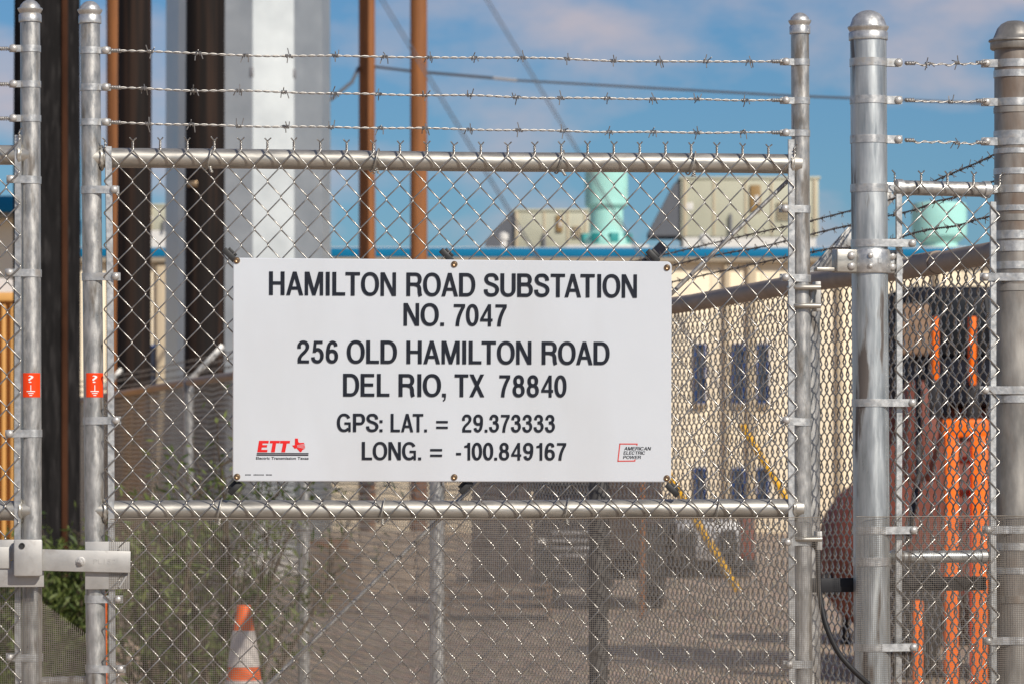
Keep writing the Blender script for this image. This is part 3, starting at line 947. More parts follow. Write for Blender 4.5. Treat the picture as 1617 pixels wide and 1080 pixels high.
GLY = {
    'A': (.70, [('p', [(0, 0), (.155, 0), (.425, 1), (.275, 1)]), ('p', [(.70, 0), (.545, 0), (.275, 1), (.425, 1)]), _rc(.15, .235, .55, .365)]),
    'B': (.66, [_rc(0, 0, GT, 1), ('s', [(_h, .93), (.34, .93)] + _arc(.36, .735, .175, .195, 88, -88) + [(.34, .54), (_h, .54)]), ('s', [(_h, .53), (.36, .53)] + _arc(.38, .30, .20, .23, 88, -88) + [(.36, .07), (_h, .07)])]),
    'C': (.70, [('s', _arc(.36, .5, .285, .435, 28, 332, 30))]),
    'D': (.68, [_rc(0, 0, GT, 1), ('s', [(_h, .93), (.28, .93)] + _arc(.31, .5, .295, .43, 88, -88, 18) + [(.28, .07), (_h, .07)])]),
    'E': (.58, [_rc(0, 0, GT, 1), _rc(GT - .01, 1 - _b, .57, 1), _rc(GT - .01, .445, .53, .445 + _b), _rc(GT - .01, 0, .58, _b)]),
    'G': (.72, [('s', _arc(.365, .5, .29, .435, 32, 318, 30)), _rc(.39, .40, .71, .525), _rc(.60, 0, .71, .41)]),
    'H': (.64, [_rc(0, 0, GT, 1), _rc(.64 - GT, 0, .64, 1), _rc(GT - .01, .445, .65 - GT, .445 + _b)]),
    'I': (GT, [_rc(0, 0, GT, 1)]),
    'L': (.53, [_rc(0, 0, GT, 1), _rc(GT - .01, 0, .53, _b)]),
    'M': (.76, [_rc(0, 0, .135, 1), _rc(.625, 0, .76, 1), ('p', [(.0, 1), (.19, 1), (.455, 0), (.315, 0)]), ('p', [(.76, 1), (.57, 1), (.305, 0), (.445, 0)])]),
    'N': (.64, [_rc(0, 0, .14, 1), _rc(.50, 0, .64, 1), ('p', [(0, 1), (.165, 1), (.64, 0), (.475, 0)])]),
    'O': (.74, [('o', _arc(.37, .5, .295, .437, 0, 360, 40)[:-1])]),
    'P': (.62, [_rc(0, 0, GT, 1), ('s', [(_h, .93), (.34, .93)] + _arc(.36, .69, .185, .24, 88, -88) + [(.34, .45), (_h, .45)])]),
    'R': (.66, [_rc(0, 0, GT, 1), ('s', [(_h, .93), (.36, .93)] + _arc(.38, .715, .185, .215, 88, -88) + [(.36, .50), (_h, .50)]), ('s', _cat([(.36, .49), (.49, .445), (.545, .34), (.555, .18), (.575, .06), (.60, .0)]))]),
    'S': (.62, [('s', _cat([(.535, .70), (.515, .82), (.42, .915), (.30, .93), (.17, .905), (.095, .81), (.10, .68), (.18, .585), (.32, .53), (.45, .47), (.54, .37), (.545, .23), (.46, .11), (.31, .07), (.17, .095), (.085, .19), (.07, .31)]))]),
    'T': (.60, [_rc(0, 1 - _b, .60, 1), _rc(.30 - _h, 0, .30 + _h, 1 - _b + .01)]),
    'U': (.64, [('s', [(_h, 1), (_h, .36)] + _arc(.32, .34, .32 - _h, .27, 180, 360, 18) + [(.64 - _h, .36), (.64 - _h, 1)])]),
    'W': (.95, [('p', [(0, 1), (.15, 1), (.29, 0), (.155, 0)]), ('p', [(.155, 0), (.29, 0), (.545, 1), (.41, 1)]), ('p', [(.66, 0), (.795, 0), (.54, 1), (.405, 1)]), ('p', [(.80, 1), (.95, 1), (.795, 0), (.66, 0)])]),
    'X': (.66, [('p', [(0, 0), (.17, 0), (.65, 1), (.48, 1)]), ('p', [(.66, 0), (.49, 0), (.01, 1), (.18, 1)])]),
    '0': (.55, [('o', _arc(.275, .49, .203, .42, 0, 360, 36)[:-1])]),
    '1': (.42, [_rc(.25, 0, .39, .97), ('p', [(.07, .70), (.07, .80), (.20, .84), (.27, .97), (.30, .97), (.30, .70)])]),
    '2': (.55, [('s', _cat([(.085, .64), (.09, .78), (.17, .885), (.285, .91), (.40, .875), (.465, .76), (.45, .64), (.36, .51), (.20, .36), (.115, .235), (.09, .10)])), _rc(.02, 0, .54, .13)]),
    '3': (.55, [('s', _cat([(.085, .69), (.11, .82), (.19, .9), (.28, .91), (.38, .88), (.44, .79), (.44, .67), (.37, .575), (.22, .535)])), ('s', _cat([(.22, .53), (.38, .505), (.47, .40), (.475, .25), (.40, .12), (.28, .07), (.15, .10), (.08, .20), (.068, .30)]))]),
    '4': (.56, [_rc(.355, 0, .49, .97), _rc(.01, .215, .56, .335), ('p', [(.01, .33), (.15, .33), (.42, .83), (.42, .97), (.36, .97)])]),
    '5': (.55, [_rc(.11, .85, .50, .97), ('p', [(.11, .97), (.23, .97), (.19, .48), (.05, .46)]), ('s', _cat([(.12, .50), (.20, .585), (.31, .595), (.42, .52), (.475, .38), (.455, .21), (.37, .10), (.26, .07), (.14, .10), (.075, .18), (.062, .27)]))]),
    '6': (.55, _six()), '9': (.55, _six(True)),
    '7': (.53, [_rc(.02, .84, .52, .97), ('s', _cat([(.45, .86), (.33, .63), (.23, .36), (.185, .13), (.175, .0)]))]),
    '8': (.55, [('o', _arc(.275, .715, .170, .195, 0, 360, 26)[:-1]), ('o', _arc(.275, .29, .202, .222, 0, 360, 28)[:-1])]),
    '.': (.15, [_rc(0, 0, .15, .15)]), ',': (.16, [('p', [(0, 0), (.155, 0), (.155, .15), (0, .15)]), ('p', [(.155, .01), (.07, .01), (.10, -.08), (.03, -.15), (.06, -.21), (.13, -.14)])]),
    ':': (.15, [_rc(0, 0, .15, .15), _rc(0, .50, .15, .65)]),
    '=': (.56, [_rc(0, .19, .56, .31), _rc(0, .50, .56, .62)]), '-': (.27, [_rc(0, .28, .27, .41)]),
}


def sign_word(txt, parent, x0, x1, z0, z1, y, matname, depth=.0018, gap=.115, shear=0.0, sink=.0004):
    """raised letters; every stroke is its own chamfered bar, heights staggered by hundredths of a millimetre"""
    kern = {'LT': -.10, 'AT': -.09, 'TA': -.09, 'LO': -.03, 'AD': -.02, 'OA': -.04, 'TX': -.02, '70': -.03, '74': -.03, 'TO': -.02, 'T.': -.05, 'RO': -.02, 'O,': -.02, '47': .0, '73': -.03, '37': .0}
    pen = 0.0; items = []; prev = ''
    for ch in txt:
        w, st = GLY[ch]
        if prev:
            pen += gap * (.62 if (ch in 'AOGDSUCX0' or prev in 'AODSU0') else 1.0) + kern.get(prev + ch, 0)
        items.append((pen, st)); pen += w; prev = ch
    sx = (x1 - x0) / pen; sz = z1 - z0; mb = MB(); k = 0
    def put(poly_o, poly_i, closed_ring=None):
        pass
    def tr(p, off):
        return (x0 + (p[0] + off + shear * p[1]) * sx, z0 + p[1] * sz)
    ch_ = .0005
    for off, st in items:
        for (kind, pts) in st:
            yf = y - depth - .00004 * (k % 6); k += 1
            if kind == 'p':
                pl = [tr(p, off) for p in pts]; n = len(pl)
                area = sum(pl[i][0] * pl[(i + 1) % n][1] - pl[(i + 1) % n][0] * pl[i][1] for i in range(n))
                if area < 0:
                    pl = pl[::-1]
                mb.add([(a, yf, b) for a, b in pl] + [(a, y + sink, b) for a, b in pl],
                       [tuple(range(n))] + [(i, i + n, (i + 1) % n + n, (i + 1) % n) for i in range(n)])
            else:
                closed = kind == 'o'; P2 = [np.array(p) for p in pts]; n = len(P2); Lf = []; Rt = []
                for i in range(n):
                    a = P2[(i - 1) % n] if (closed or i > 0) else P2[i]; b = P2[(i + 1) % n] if (closed or i < n - 1) else P2[i]
                    t = b - a; t = t / (np.linalg.norm(t) + 1e-9); nn = np.array((-t[1], t[0]))
                    th = GT / 2 * (1 - .09 * abs(nn[1]))
                    Lf.append(tr(P2[i] + nn * th, off)); Rt.append(tr(P2[i] - nn * th, off))
                vs = []
                for (l_, r_) in zip(Lf, Rt):
                    vs += [(l_[0], yf, l_[1]), (r_[0], yf, r_[1]), (l_[0], y + sink, l_[1]), (r_[0], y + sink, r_[1])]
                fs = []
                for i in range(n if closed else n - 1):
                    a = 4 * i; b = 4 * ((i + 1) % n)
                    fs += [(a, a + 1, b + 1, b), (a, b, b + 2, a + 2), (a + 1, a + 3, b + 3, b + 1)]
                if not closed:
                    e = 4 * (n - 1); fs += [(0, 2, 3, 1), (e, e + 1, e + 3, e + 2)]
                mb.add(vs, fs)
    me = mb.mesh('lettering', flat=True)
    bm = bmesh.new(); bm.from_mesh(me); bmesh.ops.recalc_face_normals(bm, faces=bm.faces)
    bm.to_mesh(me); bm.free()
    return link('lettering', me, MT[matname], parent)


LINES = [
    (429.8, 466.8, [('HAMILTON', 423.6, 622.6), ('ROAD', 639.1, 747.7), ('SUBSTATION', 761.8, 1004.8)]),
    (478.0, 513.6, [('NO.', 634.8, 698.5), ('7047', 713.4, 798)]),
    (537.0, 573.2, [('256', 468, 531.7), ('OLD', 545.8, 624.3), ('HAMILTON', 639.5, 837), ('ROAD', 853.5, 961.3)]),
    (589.2, 625.0, [('DEL', 540, 612.7), ('RIO,', 627.3, 702), ('TX', 715.7, 762.5), ('78840', 785.8, 892.7)]),
    (652.0, 680.8, [('GPS:', 530.5, 602), ('LAT.', 615, 672), ('=', 686.8, 704.9), ('29.373333', 727.5, 874.4)]),
    (696.5, 725.0, [('LONG.', 569.7, 663), ('=', 677.4, 696), ('-100.849167', 718.3, 893)]),
]
for (yt_, yb_, words) in LINES:
    for (wd, xa, xb) in words:
        x0, z1 = sp(xa, yt_); x1, z0 = sp(xb, yb_)
        sign_word(wd, sign, x0, x1, z0, z1, YS, 'ink')
# left emblem: three red letters, a small striped state outline, two rules and a caption
def zl(pts):
    return [(390 + a / 13.5, 680 + b / 13.5) for a, b in pts]
EM = [zl([(250, 205), (455, 205), (448, 262), (325, 262), (320, 297), (425, 297), (415, 348), (310, 348), (300, 397), (430, 397), (422, 450), (212, 450)]),
      zl([(483, 205), (690, 205), (680, 258), (612, 258), (582, 450), (502, 450), (535, 258), (475, 258)]),
      zl([(697, 205), (905, 205), (897, 262), (835, 262), (800, 450), (718, 450), (755, 262), (690, 262)])]
tx = [(464.7, 691.5), (469.3, 691.5), (469.8, 697), (472, 698.4), (478.8, 698.2), (480.6, 705.5), (479.5, 708), (476.5, 709.5), (474.5, 713), (472.2, 712.6), (467.2, 706.8), (464.6, 707.9), (460.2, 702.6), (464.5, 702)]
def flat(pts, matname, dy=.0006, name='emblem'):
    pl = [sp(*p) for p in pts]
    return MB().prism(pl, YS - dy, YS + .0004).build(name, MT[matname], sign)
flat(tx, 'red')
for pl_ in EM:
    flat(pl_, 'red', name='emblem_letter')
for k in range(4):
    ya = 700.2 + k * 2.0
    flat([(468, 702.2 + k * .9), (480.9, ya - .35 + k * .3), (480.9, ya + .3 + k * .3), (468, 702.5 + k * .9)], 'sign', .0010)
flat([(405, 714.4), (486, 714.4), (486, 715.6), (405, 715.6)], 'ink')
flat([(404.6, 717.3), (485.6, 717.3), (485.6, 718.7), (404.6, 718.7)], 'ink')
flat([(404.8, 715.7), (485.8, 715.7), (485.8, 717.2), (404.8, 717.2)], 'ink_grey', .0003)
x0, z1 = sp(403.6, 720.6); x1, z0 = sp(486, 725.0)
lettering('Electric Transmission Texas', sign, x0, x1, z0, z1, YS, 'ink', .0004, bold=.02, shear=.1)
# right emblem: open red outline with three slanted lines of text
def stroke(a, b, wpx):
    ax, ay = a; bx, by = b; L_ = math.hypot(bx - ax, by - ay); nx_, ny_ = -(by - ay) / L_ * wpx / 2, (bx - ax) / L_ * wpx / 2
    flat([(ax + nx_, ay + ny_), (bx + nx_, by + ny_), (bx - nx_, by - ny_), (ax - nx_, ay - ny_)], 'red_line', name='emblem_outline')
for a, b in (((977.6, 698.6), (1006.5, 698.6)), ((978.4, 697.8), (975.2, 727)), ((974.6, 726), (1003, 725.6)), ((1005.8, 698.8), (1005.5, 701.2)), ((1002.4, 725.2), (1002.6, 723.3))):
    stroke(a, b, 1.7)
for (wd, xa, xb, ya, yb) in (('AMERICAN', 985, 1027.2, 703.2, 708.6), ('ELECTRIC', 984, 1018.2, 710.2, 715.4), ('POWER', 983.3, 1011.5, 717.3, 722.4)):
    x0, z1 = sp(xa, ya); x1, z0 = sp(xb, yb)
    sign_word(wd, sign, x0, x1, z0, z1, YS, 'ink', .0005, gap=.10, shear=.14)
for (xa, xb) in ((387, 396), (400, 415), (419.5, 428.5)):
    x = xa
    while x < xb:
        w = random.uniform(.8, 1.8)
        flat([(x, 748.0 + random.uniform(0, .5)), (x + w, 748), (x + w, 750), (x, 750)], 'ink', .0002, 'small_print'); x += w + .45
SCREW = MB().lathe([(.0068, 0), (.0068, .0012), (.006, .003), (.0035, .0043), (.0028, .0036), (.0005, .0036)], n=18, M=Matrix.Rotation(R(90), 4, 'X')).mesh('screw', 50)
SCREW.materials.append(MT['bronze'])
for (a, b) in ((373, 413), (714.5, 416), (1053, 418.5), (374.3, 752), (715.3, 752), (1053.5, 753)):
    x, z = sp(a, b); o = link('screw', SCREW, None, sign); o.location = (x, YS, z); o.rotation_euler = (0, random.uniform(0, 6), 0)
for (a, b, rot) in ((362, 404, 45), (703, 402, 45), (1032, 400, 45), (735, 768, -45), (1064, 772, 45), (372, 770, -45)):
    x, z = sp(a, b); o = MB().box((0, 0, 0), (.033, .010, .012), .0015).box((0, .004, .008), (.022, .003, .009), .001).build('clip_bracket', MT['black'], sign)
    o.location = (x, .0105, z); o.rotation_euler = (0, R(rot), 0)

# ================================================================== gate post and short panel
GPp = P(1373.5, 0, 1.017); TP = P(1602, 0, 1.03)
short = Line(GPp, TP)
RP = 0.0385
post = thing('gate_post', 'bright galvanised gate post with domed cap and hinge clamp right of the sign', 'post', (GPp.x, GPp.y, 0), short.rz)


def qp(px, py):
    return short.at(px, py)


pxf, pzt = upright(post, short, (1371, 44), (1377.5, 1080), RP, 'galv_new', 'post_shaft')
for (py, bx) in ((101, 1412), (160, 1412), (222, 1412)):
    x_, z_ = qp(bx, py); band(post, pxf(z_), z_, RP, x_ - pxf(z_), h=.0165, y_t=-.022, scale_bolt=1.05)
x_, z_ = qp(1414, 299); band(post, pxf(z_), z_, RP, x_ - pxf(z_), h=.0165, y_t=-.012)
for (py, bx) in ((386, 1428), (636, 1428), (836, 1430), (1020, 1430)):
    x_, z_ = qp(bx, py); band(post, pxf(z_), z_, RP, x_ - pxf(z_), h=.016, y_t=-(RP + .002))
x_, z_ = qp(1352, 886); c_ = MB(); c_.lathe([(RP + .0002, -.009), (RP + .002, -.009), (RP + .002, .009), (RP + .0002, .009)], n=32); o = c_.build('clamp_ring', MT['strap'], post); o.location = (pxf(z_), 0, z_)
# hinge clamp with its arm
_, za = qp(1373, 395); _, zb = qp(1373, 432); zc = (za + zb) / 2; hx = pxf(zc)
clamp = MB(); hh = za - zb
clamp.lathe([(RP + .0002, -hh / 2), (RP + .0045, -hh / 2), (RP + .006, -hh / 2 + .003), (RP + .006, hh / 2 - .003), (RP + .0045, hh / 2), (RP + .0002, hh / 2)], n=36)
clamp.box((RP + .012, -.012, 0), (.03, .007, hh * .98), .002).box((RP + .012, .006, 0), (.03, .007, hh * .98), .002)
clamp.box((RP + .029, -.003, 0), (.004, .03, hh * 1.02), .001)
co_ = clamp.build('hinge_clamp', MT['strap'], post); co_.location = (hx, 0, zc)
arm = MB().box((-RP - .022, -.006, 0), (.046, .032, hh * .98), .003).box((-RP - .062, -.002, -.018), (.05, .02, .008), .002).build('hinge_arm', MT['galv_rail'], post); arm.location = (hx, 0, zc)
for (dx, dz, y_) in ((-RP - .013, .011, -.022), (-RP - .013, -.011, -.022), (RP + .006, .0115, -.0155), (RP + .006, -.0115, -.0155)):
    b = link('carriage_bolt', BOLT, None, co_ if dx > 0 else arm); b.location = (dx, y_, dz); b.scale = (1.05,) * 3
for dz in (.011, -.011):
    b = link('carriage_bolt', BOLT, None, co_); b.location = (-.016, -math.sqrt((RP + .006) ** 2 - .016 ** 2), dz); b.scale = (.7,) * 3
sa = MB().box((0, 0, 0), (.008, .0022, .010)).build('clamp_boss', MT['strap'], co_); sa.location = (.004, -RP - .0062, 0)

# terminal post
tpost = thing('terminal_post', 'weathered dark grey corner post with domed cap at the right edge', 'post', (TP.x, TP.y, 0), 0)
RT = 0.043
tl = Line(TP, TP + Vector((1, 0, 0)))
tsh = MB(); _, ztt = tl.at(1600, 66)
tsh.tube([(-.002, 0, 0), (-.001, 0, 1.2), (0, 0, ztt)], RT, 40, True, ref=(0, 1, 0)).build('post_shaft', MT['galv_old'], tpost, sharp=60)
tc_ = MB().lathe([(RT + .007, -.018), (RT + .009, -.016), (RT + .009, -.003), (RT + .013, .0), (RT + .012, .003), (RT + .003, .006), (RT * .99, .014), (RT * .87, RT * .62), (RT * .66, RT * .86), (RT * .38, RT * 1.0), (.0005, RT * 1.04)], n=36).build('post_cap', MT['galv_old'], tpost, sharp=50)
tc_.location = (0, 0, ztt)
for (py, bx) in ((102, 1556), (163, 1556), (225, 1556), (300, 1561), (439, 1552), (616, 1552), (835, 1556), (1010, 1556)):
    x_, z_ = tl.at(bx, py); band(tpost, 0, z_, RT, x_, h=.0165, y_t=-.022 if py < 310 else -(RT + .001))
for py, w in ((118, .015), (175, .012), (214, .016), (240, .011), (272, .013), (330, .012), (345, .014), (372, .018), (390, .022), (420, .016), (455, .014), (630, .015), (862, .016), (900, .014), (945, .016)):
    _, z_ = tl.at(1600, py)
    o = MB().lathe([(RT + .0002, -w / 2), (RT + .0018, -w / 2), (RT + .0018, w / 2), (RT + .0002, w / 2)], n=40).build('clamp_ring', MT['galv_old' if py % 2 else 'strap'], tpost); o.location = (0, 0, z_)

# panel between the two posts
panel = thing('narrow_fence', 'narrow chain link panel between gate post and corner post with three barbed strands', 'fence panel', (GPp.x, GPp.y, 0), short.rz)
for (py, x0p, x1p, r_, m_, nm) in ((297, 1424, 1552, .0158, 'galv', 'top_rail'), (879, 1418, 1547, .0135, 'galv_new', 'middle_rail')):
    xa, z_ = qp(x0p, py); xb, _ = qp(x1p, py)
    mb = MB().tube([(xa, .0, z_), ((xa + xb) / 2, 0, z_), (xb, 0, z_)], r_, 24, True, ref=(0, 1, 0)); mb.build(nm, MT[m_], panel, sharp=60)
    for (x, sg) in ((xa, -1), (xb, 1)):
        e = MB().lathe([(r_ + .0004, 0), (r_ + .0025, .0), (r_ + .0025, .014), (r_ * .6, .019), (.005, .021)], n=20, M=Matrix.Rotation(R(90) * sg, 4, 'Y'))
        e.box((sg * .026, 0, 0), (.03, .006, .02), .001); e_o = e.build('rail_end', MT['strap'], panel); e_o.location = (x, 0, z_)
a0, _ = qp(1408.5, 300); a1, _ = qp(1567, 300)
w2s = qp(1445, 300)[0] - qp(1425, 300)[0]
ns = 8
fabric(panel, a0 - .004, (a1 - a0 + .008) / ns, ns, qp(1480, 291)[1], HZ, 63, YF, .00158, True, 21, 'wire', .002)
bar(panel, qp(1413, 300)[0], qp(1413, 308)[1], qp(1414, 1080)[0], .15, y=-.018)
bar(panel, qp(1561, 300)[0], qp(1561, 320)[1], qp(1565, 1080)[0], .15, y=-.018)
for i, (pl, prr) in enumerate((((1422, 102), (1550, 101)), ((1422, 160), (1550, 161)), ((1422, 223), (1550, 227)))):
    x0, z0 = qp(*pl); x1, z1 = qp(*prr)
    barbed(panel, (x0, -.022, z0), (x1, -.022, z1), [(.052, .122), (.105,), (.122,)][i], .003, 70 + i)
_, zc1 = qp(1450, 815)
def wrap_post(x):
    y = np.zeros_like(x)
    for xc_, rr in ((0, RP), (short.len, RT)):
        d = np.abs(x - xc_); m = d < rr * 1.5
        y = np.where(m, np.minimum(y, -(np.sqrt(np.maximum(0, (rr * 1.03) ** 2 - np.minimum(d, rr * 1.02) ** 2))) + .006 + .022), y)
    return y
wire_cloth(panel, -RP - .006, short.len + RT * .98, .06, zc1, y=-.0325, seed=8, wob=.0008, bend=lambda x: np.minimum(0, wrap_post(x)))

# dark bar bolted behind the posts, earth cable from gate to post
b0 = Vector((qp(1288, 925)[0], 0, qp(1288, 925)[1])); b1 = Vector((qp(1570, 925)[0], 0, b0.z))
brace = thing('steel_bar', 'dark grey flat steel bar fixed behind the gate post', 'bar', (GPp.x, GPp.y, 0), short.rz)
bb = MB().box(((b0.x + b1.x) / 2, RP + .008, b0.z), (b1.x - b0.x, .012, .030), .0015).build('flat_bar', MT['dark_bar'], brace)
pts = []
for (a, b, s) in ((1283, 858, 1.014), (1291, 868, 1.012), (1292, 890, 1.011), (1294, 935, 1.010), (1304, 985, 1.009), (1323, 1028, 1.009), (1346, 1056, 1.0095), (1372, 1080, 1.011)):
    pts.append(P(a, b, s))
def smooth(pts, n=8):
    out = []
    for i in range(len(pts) - 1):
        p0 = pts[max(0, i - 1)]; p1 = pts[i]; p2 = pts[i + 1]; p3 = pts[min(len(pts) - 1, i + 2)]
        for k in range(n):
            t = k / n
            out.append(.5 * ((2 * p1) + (p2 - p0) * t + (2 * p0 - 5 * p1 + 4 * p2 - p3) * t * t + (-p0 + 3 * p1 - 3 * p2 + p3) * t ** 3))
    out.append(pts[-1]); return out
sp_ = smooth(pts); o0 = Vector(sp_[-1])
cab = MB().tube([tuple(p - o0) for p in sp_], .0058, 14, True, ref=(0, 1, 0)).build('ground_cable', MT['rubber'], sharp=60)
cab.location = o0
tag(cab, 'thick black earthing cable curving from the gate hinge down to the gate post', 'cable')

# ================================================================== long back fence
fence = thing('chain_link_fence', 'long weathered chain link fence running away behind the gate, barbed wire on angled arms', 'fence', (TP.x, TP.y, 0), back.rz)
ZR = EYE + 325 * K                      # its top rail
sB_ = 4.55
LB = (D0 * (sB_ - 1.03)) / back.d.y
post_t = []
for px in (1276, 945, 690, 480, 298, 150):
    post_t.append(back.at(px)[0])
post_t.append(LB)
# rail in lengths between posts, with sleeves
ts = [0.03] + post_t
for a, b in zip(ts[:-1], ts[1:]):
    MB().tube([(a, 0, ZR), ((a + b) / 2, 0, ZR - .006), (b, 0, ZR)], .0245, 18, True, ref=(0, 1, 0)).build('top_rail', MT['rail_old'], fence, sharp=60)
for t in np.arange(.55, LB, 3.1):
    MB().tube([(t, 0, ZR - .003), (t + .16, 0, ZR - .003)], .0275, 18, True, ref=(0, 1, 0)).build('rail_sleeve', MT['rail_old'], fence, sharp=60)
for i, t in enumerate(post_t):
    MB().tube([(t, 0, -.1), (t, 0, ZR - .005)], .031, 20, True, ref=(0, 1, 0)).build('line_post', MT['galv' if i != 1 else 'shaded_post'], fence, sharp=60)
    am = MB(); d = Vector((0, -.20, .21)).normalized(); L_ = .33
    rotm = Matrix.Rotation(math.atan2(.20, .21), 3, 'X')
    am.box((0, -.115, ZR + .100), (.032, .004, L_), .001, rotm)
    am.box((-.015, -.115 + .011, ZR + .100 + .011), (.004, .034, L_), .001, rotm).box((.015, -.115 + .011, ZR + .100 + .011), (.004, .034, L_), .001, rotm)
    am.lathe([(.034, -.06), (.034, .0), (.022, .03), (.006, .04)], c=(0, 0, ZR - .005), n=18)
    am_o = am.build('barb_arm', MT['galv' if i != 1 else 'navy'], fence); am_o.location = (t, 0, 0)
WIRES = ((-.155, ZR + .195), (-.105, ZR + .145), (-.05, ZR + .085))
NB = 8.2
for wi, (yo, zo) in enumerate(WIRES):
    hgt = EYE + (470, 424, 371)[wi] * K * 1.05
    first = (post_t[0], yo, zo)
    barbed(fence, (.045, 0, hgt), first, np.arange(.08, post_t[0], .1), .01, 90 + wi, True, False)
    barbed(fence, first, (NB, yo, zo), np.arange(.03, NB - post_t[0], .1), .012, 94 + wi, True, False)
    st, c, d = strand_pts((NB, yo, zo), (LB, yo, zo), .03, 97 + wi, lay=.06, n_per=5)
    mb = MB(); mb.tubes(st, .0014, 4, False)
    for t in np.arange(.05, LB - NB, .1):
        i = min(len(c) - 1, int(t / (LB - NB) * len(c))); p = c[i]
        for _ in range(2):
            a = random.uniform(0, math.pi); q = np.array((random.uniform(-.004, .004), math.cos(a) * .012, math.sin(a) * .012))
            mb.tube([p - q, p + q], .0014, 3, False)
    o = mb.build('barbed_wire_run', MT['barb_dark'], fence, sharp=80); o['kind'] = 'stuff'
# woven wire, near and far stretches
def fence_run(t0, t1, detail, seed):
    n0 = int(t0 / .0274); n1 = int(t1 / .0274); ztop = ZR + .012; nh = 58
    f = warp_fn(.004, seed)
    mb = MB()
    for par in (0, 1):
        xs = np.array([k * .0274 for k in range(n0, n1) if k % 2 == par])
        p = np.array(picket(0.0, .0274, ztop, HZ, nh, .0020, top=False, depth=.0052) if par == 0 else picket(.0274, 0.0, ztop, HZ, nh, .0019, top=False, depth=.0052))
        if not detail:
            keep = [i for i in range(len(p)) if i % 3 != 1]; p = p[keep]
        A = p[None] + np.stack([xs, 0 * xs, 0 * xs], 1)[:, None, :]
        A = f(A); A[..., 1] += -.033
        mb.tubes(A, .0021, 4 if detail else 3, False, ref=(0, 1, 0))
    o = mb.build('woven_wire_mesh', MT['wire_old'], fence, sharp=80, flat=not detail); o['kind'] = 'stuff'
fence_run(.06, 8.0, True, 31)
fence_run(8.0, LB, False, 32)

# ================================================================== poles behind
def ground_y(s):
    return HOR + EYE / (K * s)


def round_pole(name, label, px, wpx, s, matname, top=9.0, wob=.01, taper=.85, group=None, cat='pole', seed=1):
    p = P(px, HOR, s); r = wpx * K * s / 2
    o = thing(name, label, cat, (p.x, p.y, 0), 0, group)
    rr = random.Random(seed); mb = MB(); n = 24; m = 40; vs = []; fs = []
    ph = [rr.uniform(0, 6.28) for _ in range(6)]
    for j in range(m + 1):
        z = -.3 + (top + .3) * j / m; f = 1 + .02 - (1 - taper) * (z / top)
        for i in range(n):
            a = 2 * math.pi * i / n
            q = 1 + .018 * math.sin(3 * a + ph[0] + z * .3) + .012 * math.sin(7 * a + ph[1] - z * .5) + .008 * math.sin(11 * a + z * 2 + ph[2])
            vs.append((r * f * q * math.cos(a) + wob * math.sin(z * .4 + ph[3]), r * f * q * math.sin(a), z))
    for j in range(m):
        for i in range(n):
            fs.append((j * n + i, j * n + (i + 1) % n, (j + 1) * n + (i + 1) % n, (j + 1) * n + i))
    fs.append(tuple((m * n + i) for i in range(n)))
    mb.add(vs, fs)
    mb.build('shaft', MT[matname], o, sharp=80)
    return o, r


TIM = 'dark timber utility poles'
o, r = round_pole('utility_pole', 'thick charcoal black timber pole seen between the two gate leaves', 76, 104, 2.9, 'pole_char', 8, seed=3, group=TIM, taper=.95)
x_ = r * .42
MB().box((r * .60, -r * .80, 4.0), (.034, .05, 8.0), .006).build('wire_moulding', MT['moulding'], o)
o, r = round_pole('utility_pole', 'dark brown timber pole just right of the narrow orange pole', 211, 55, 4.2, 'pole_dark', 14, seed=5, group=TIM)
o, r = round_pole('utility_pole', 'dark brown timber pole pressed against the pale steel column', 324, 64, 4.75, 'pole_dark', 14, seed=8, group=TIM)
MB().box((-r * .55, -r * .9, 4.1), (.10, .05, .06), .01).build('clamp', MT['bronze'], o)
o, r = round_pole('orange_pole', 'narrow orange brown pole half hidden behind a dark pole', 183, 30, 7.5, 'pole_orange', 16, seed=12, group='orange brown poles')
o, r = round_pole('orange_pole', 'orange brown timber pole carrying the power line, nearer the steel column', 579.5, 25.5, 8.0, 'pole_orange', 18, seed=13, taper=.97, wob=0, group='orange brown poles')
opole = o
o, r = round_pole('orange_pole', 'orange brown timber pole right of the one with the power line', 661, 26.5, 7.8, 'pole_orange', 18, seed=14, taper=.97, wob=0, group='orange brown poles')

# faceted steel column
s = 5.8; p = P(392, HOR, s); Rr = 129 * K * s
col = thing('steel_column', 'broad faceted pale galvanised transmission column behind the sign', 'column', (p.x, p.y, 0))
mb = MB(); n = 12; vs = []; fs = []
levels = [(-.3, 1.03), (3, 1.015), (8, 1.0), (18, .96)]
for (z, f) in levels:
    for i in range(n):
        a = R(-90 + 7 + 30 * i); vs.append((Rr * f * math.cos(a), Rr * f * math.sin(a), z))
for j in range(len(levels) - 1):
    for i in range(n):
        fs.append((j * n + i, j * n + (i + 1) % n, (j + 1) * n + (i + 1) % n, (j + 1) * n + i))
mb.add(vs, fs); mb.build('shaft', MT['steel_pole'], col, flat=True)
for (px, py) in ((406, 127), (470, 127)):
    q = P(px, py, s); a = MB().box((0, 0, 0), (.045, .06, .12), .01).build('step_lug', MT['cable'], col); dx = q.x - p.x; a.location = (dx, -math.sqrt(max(.01, (Rr * .985) ** 2 - dx * dx)), q.z)
MB().lathe([(Rr * 1.18, 0), (Rr * 1.18, .25), (Rr * 1.14, .30), (Rr * .9, .31)], n=28).build('footing', MT['white_box'], col)

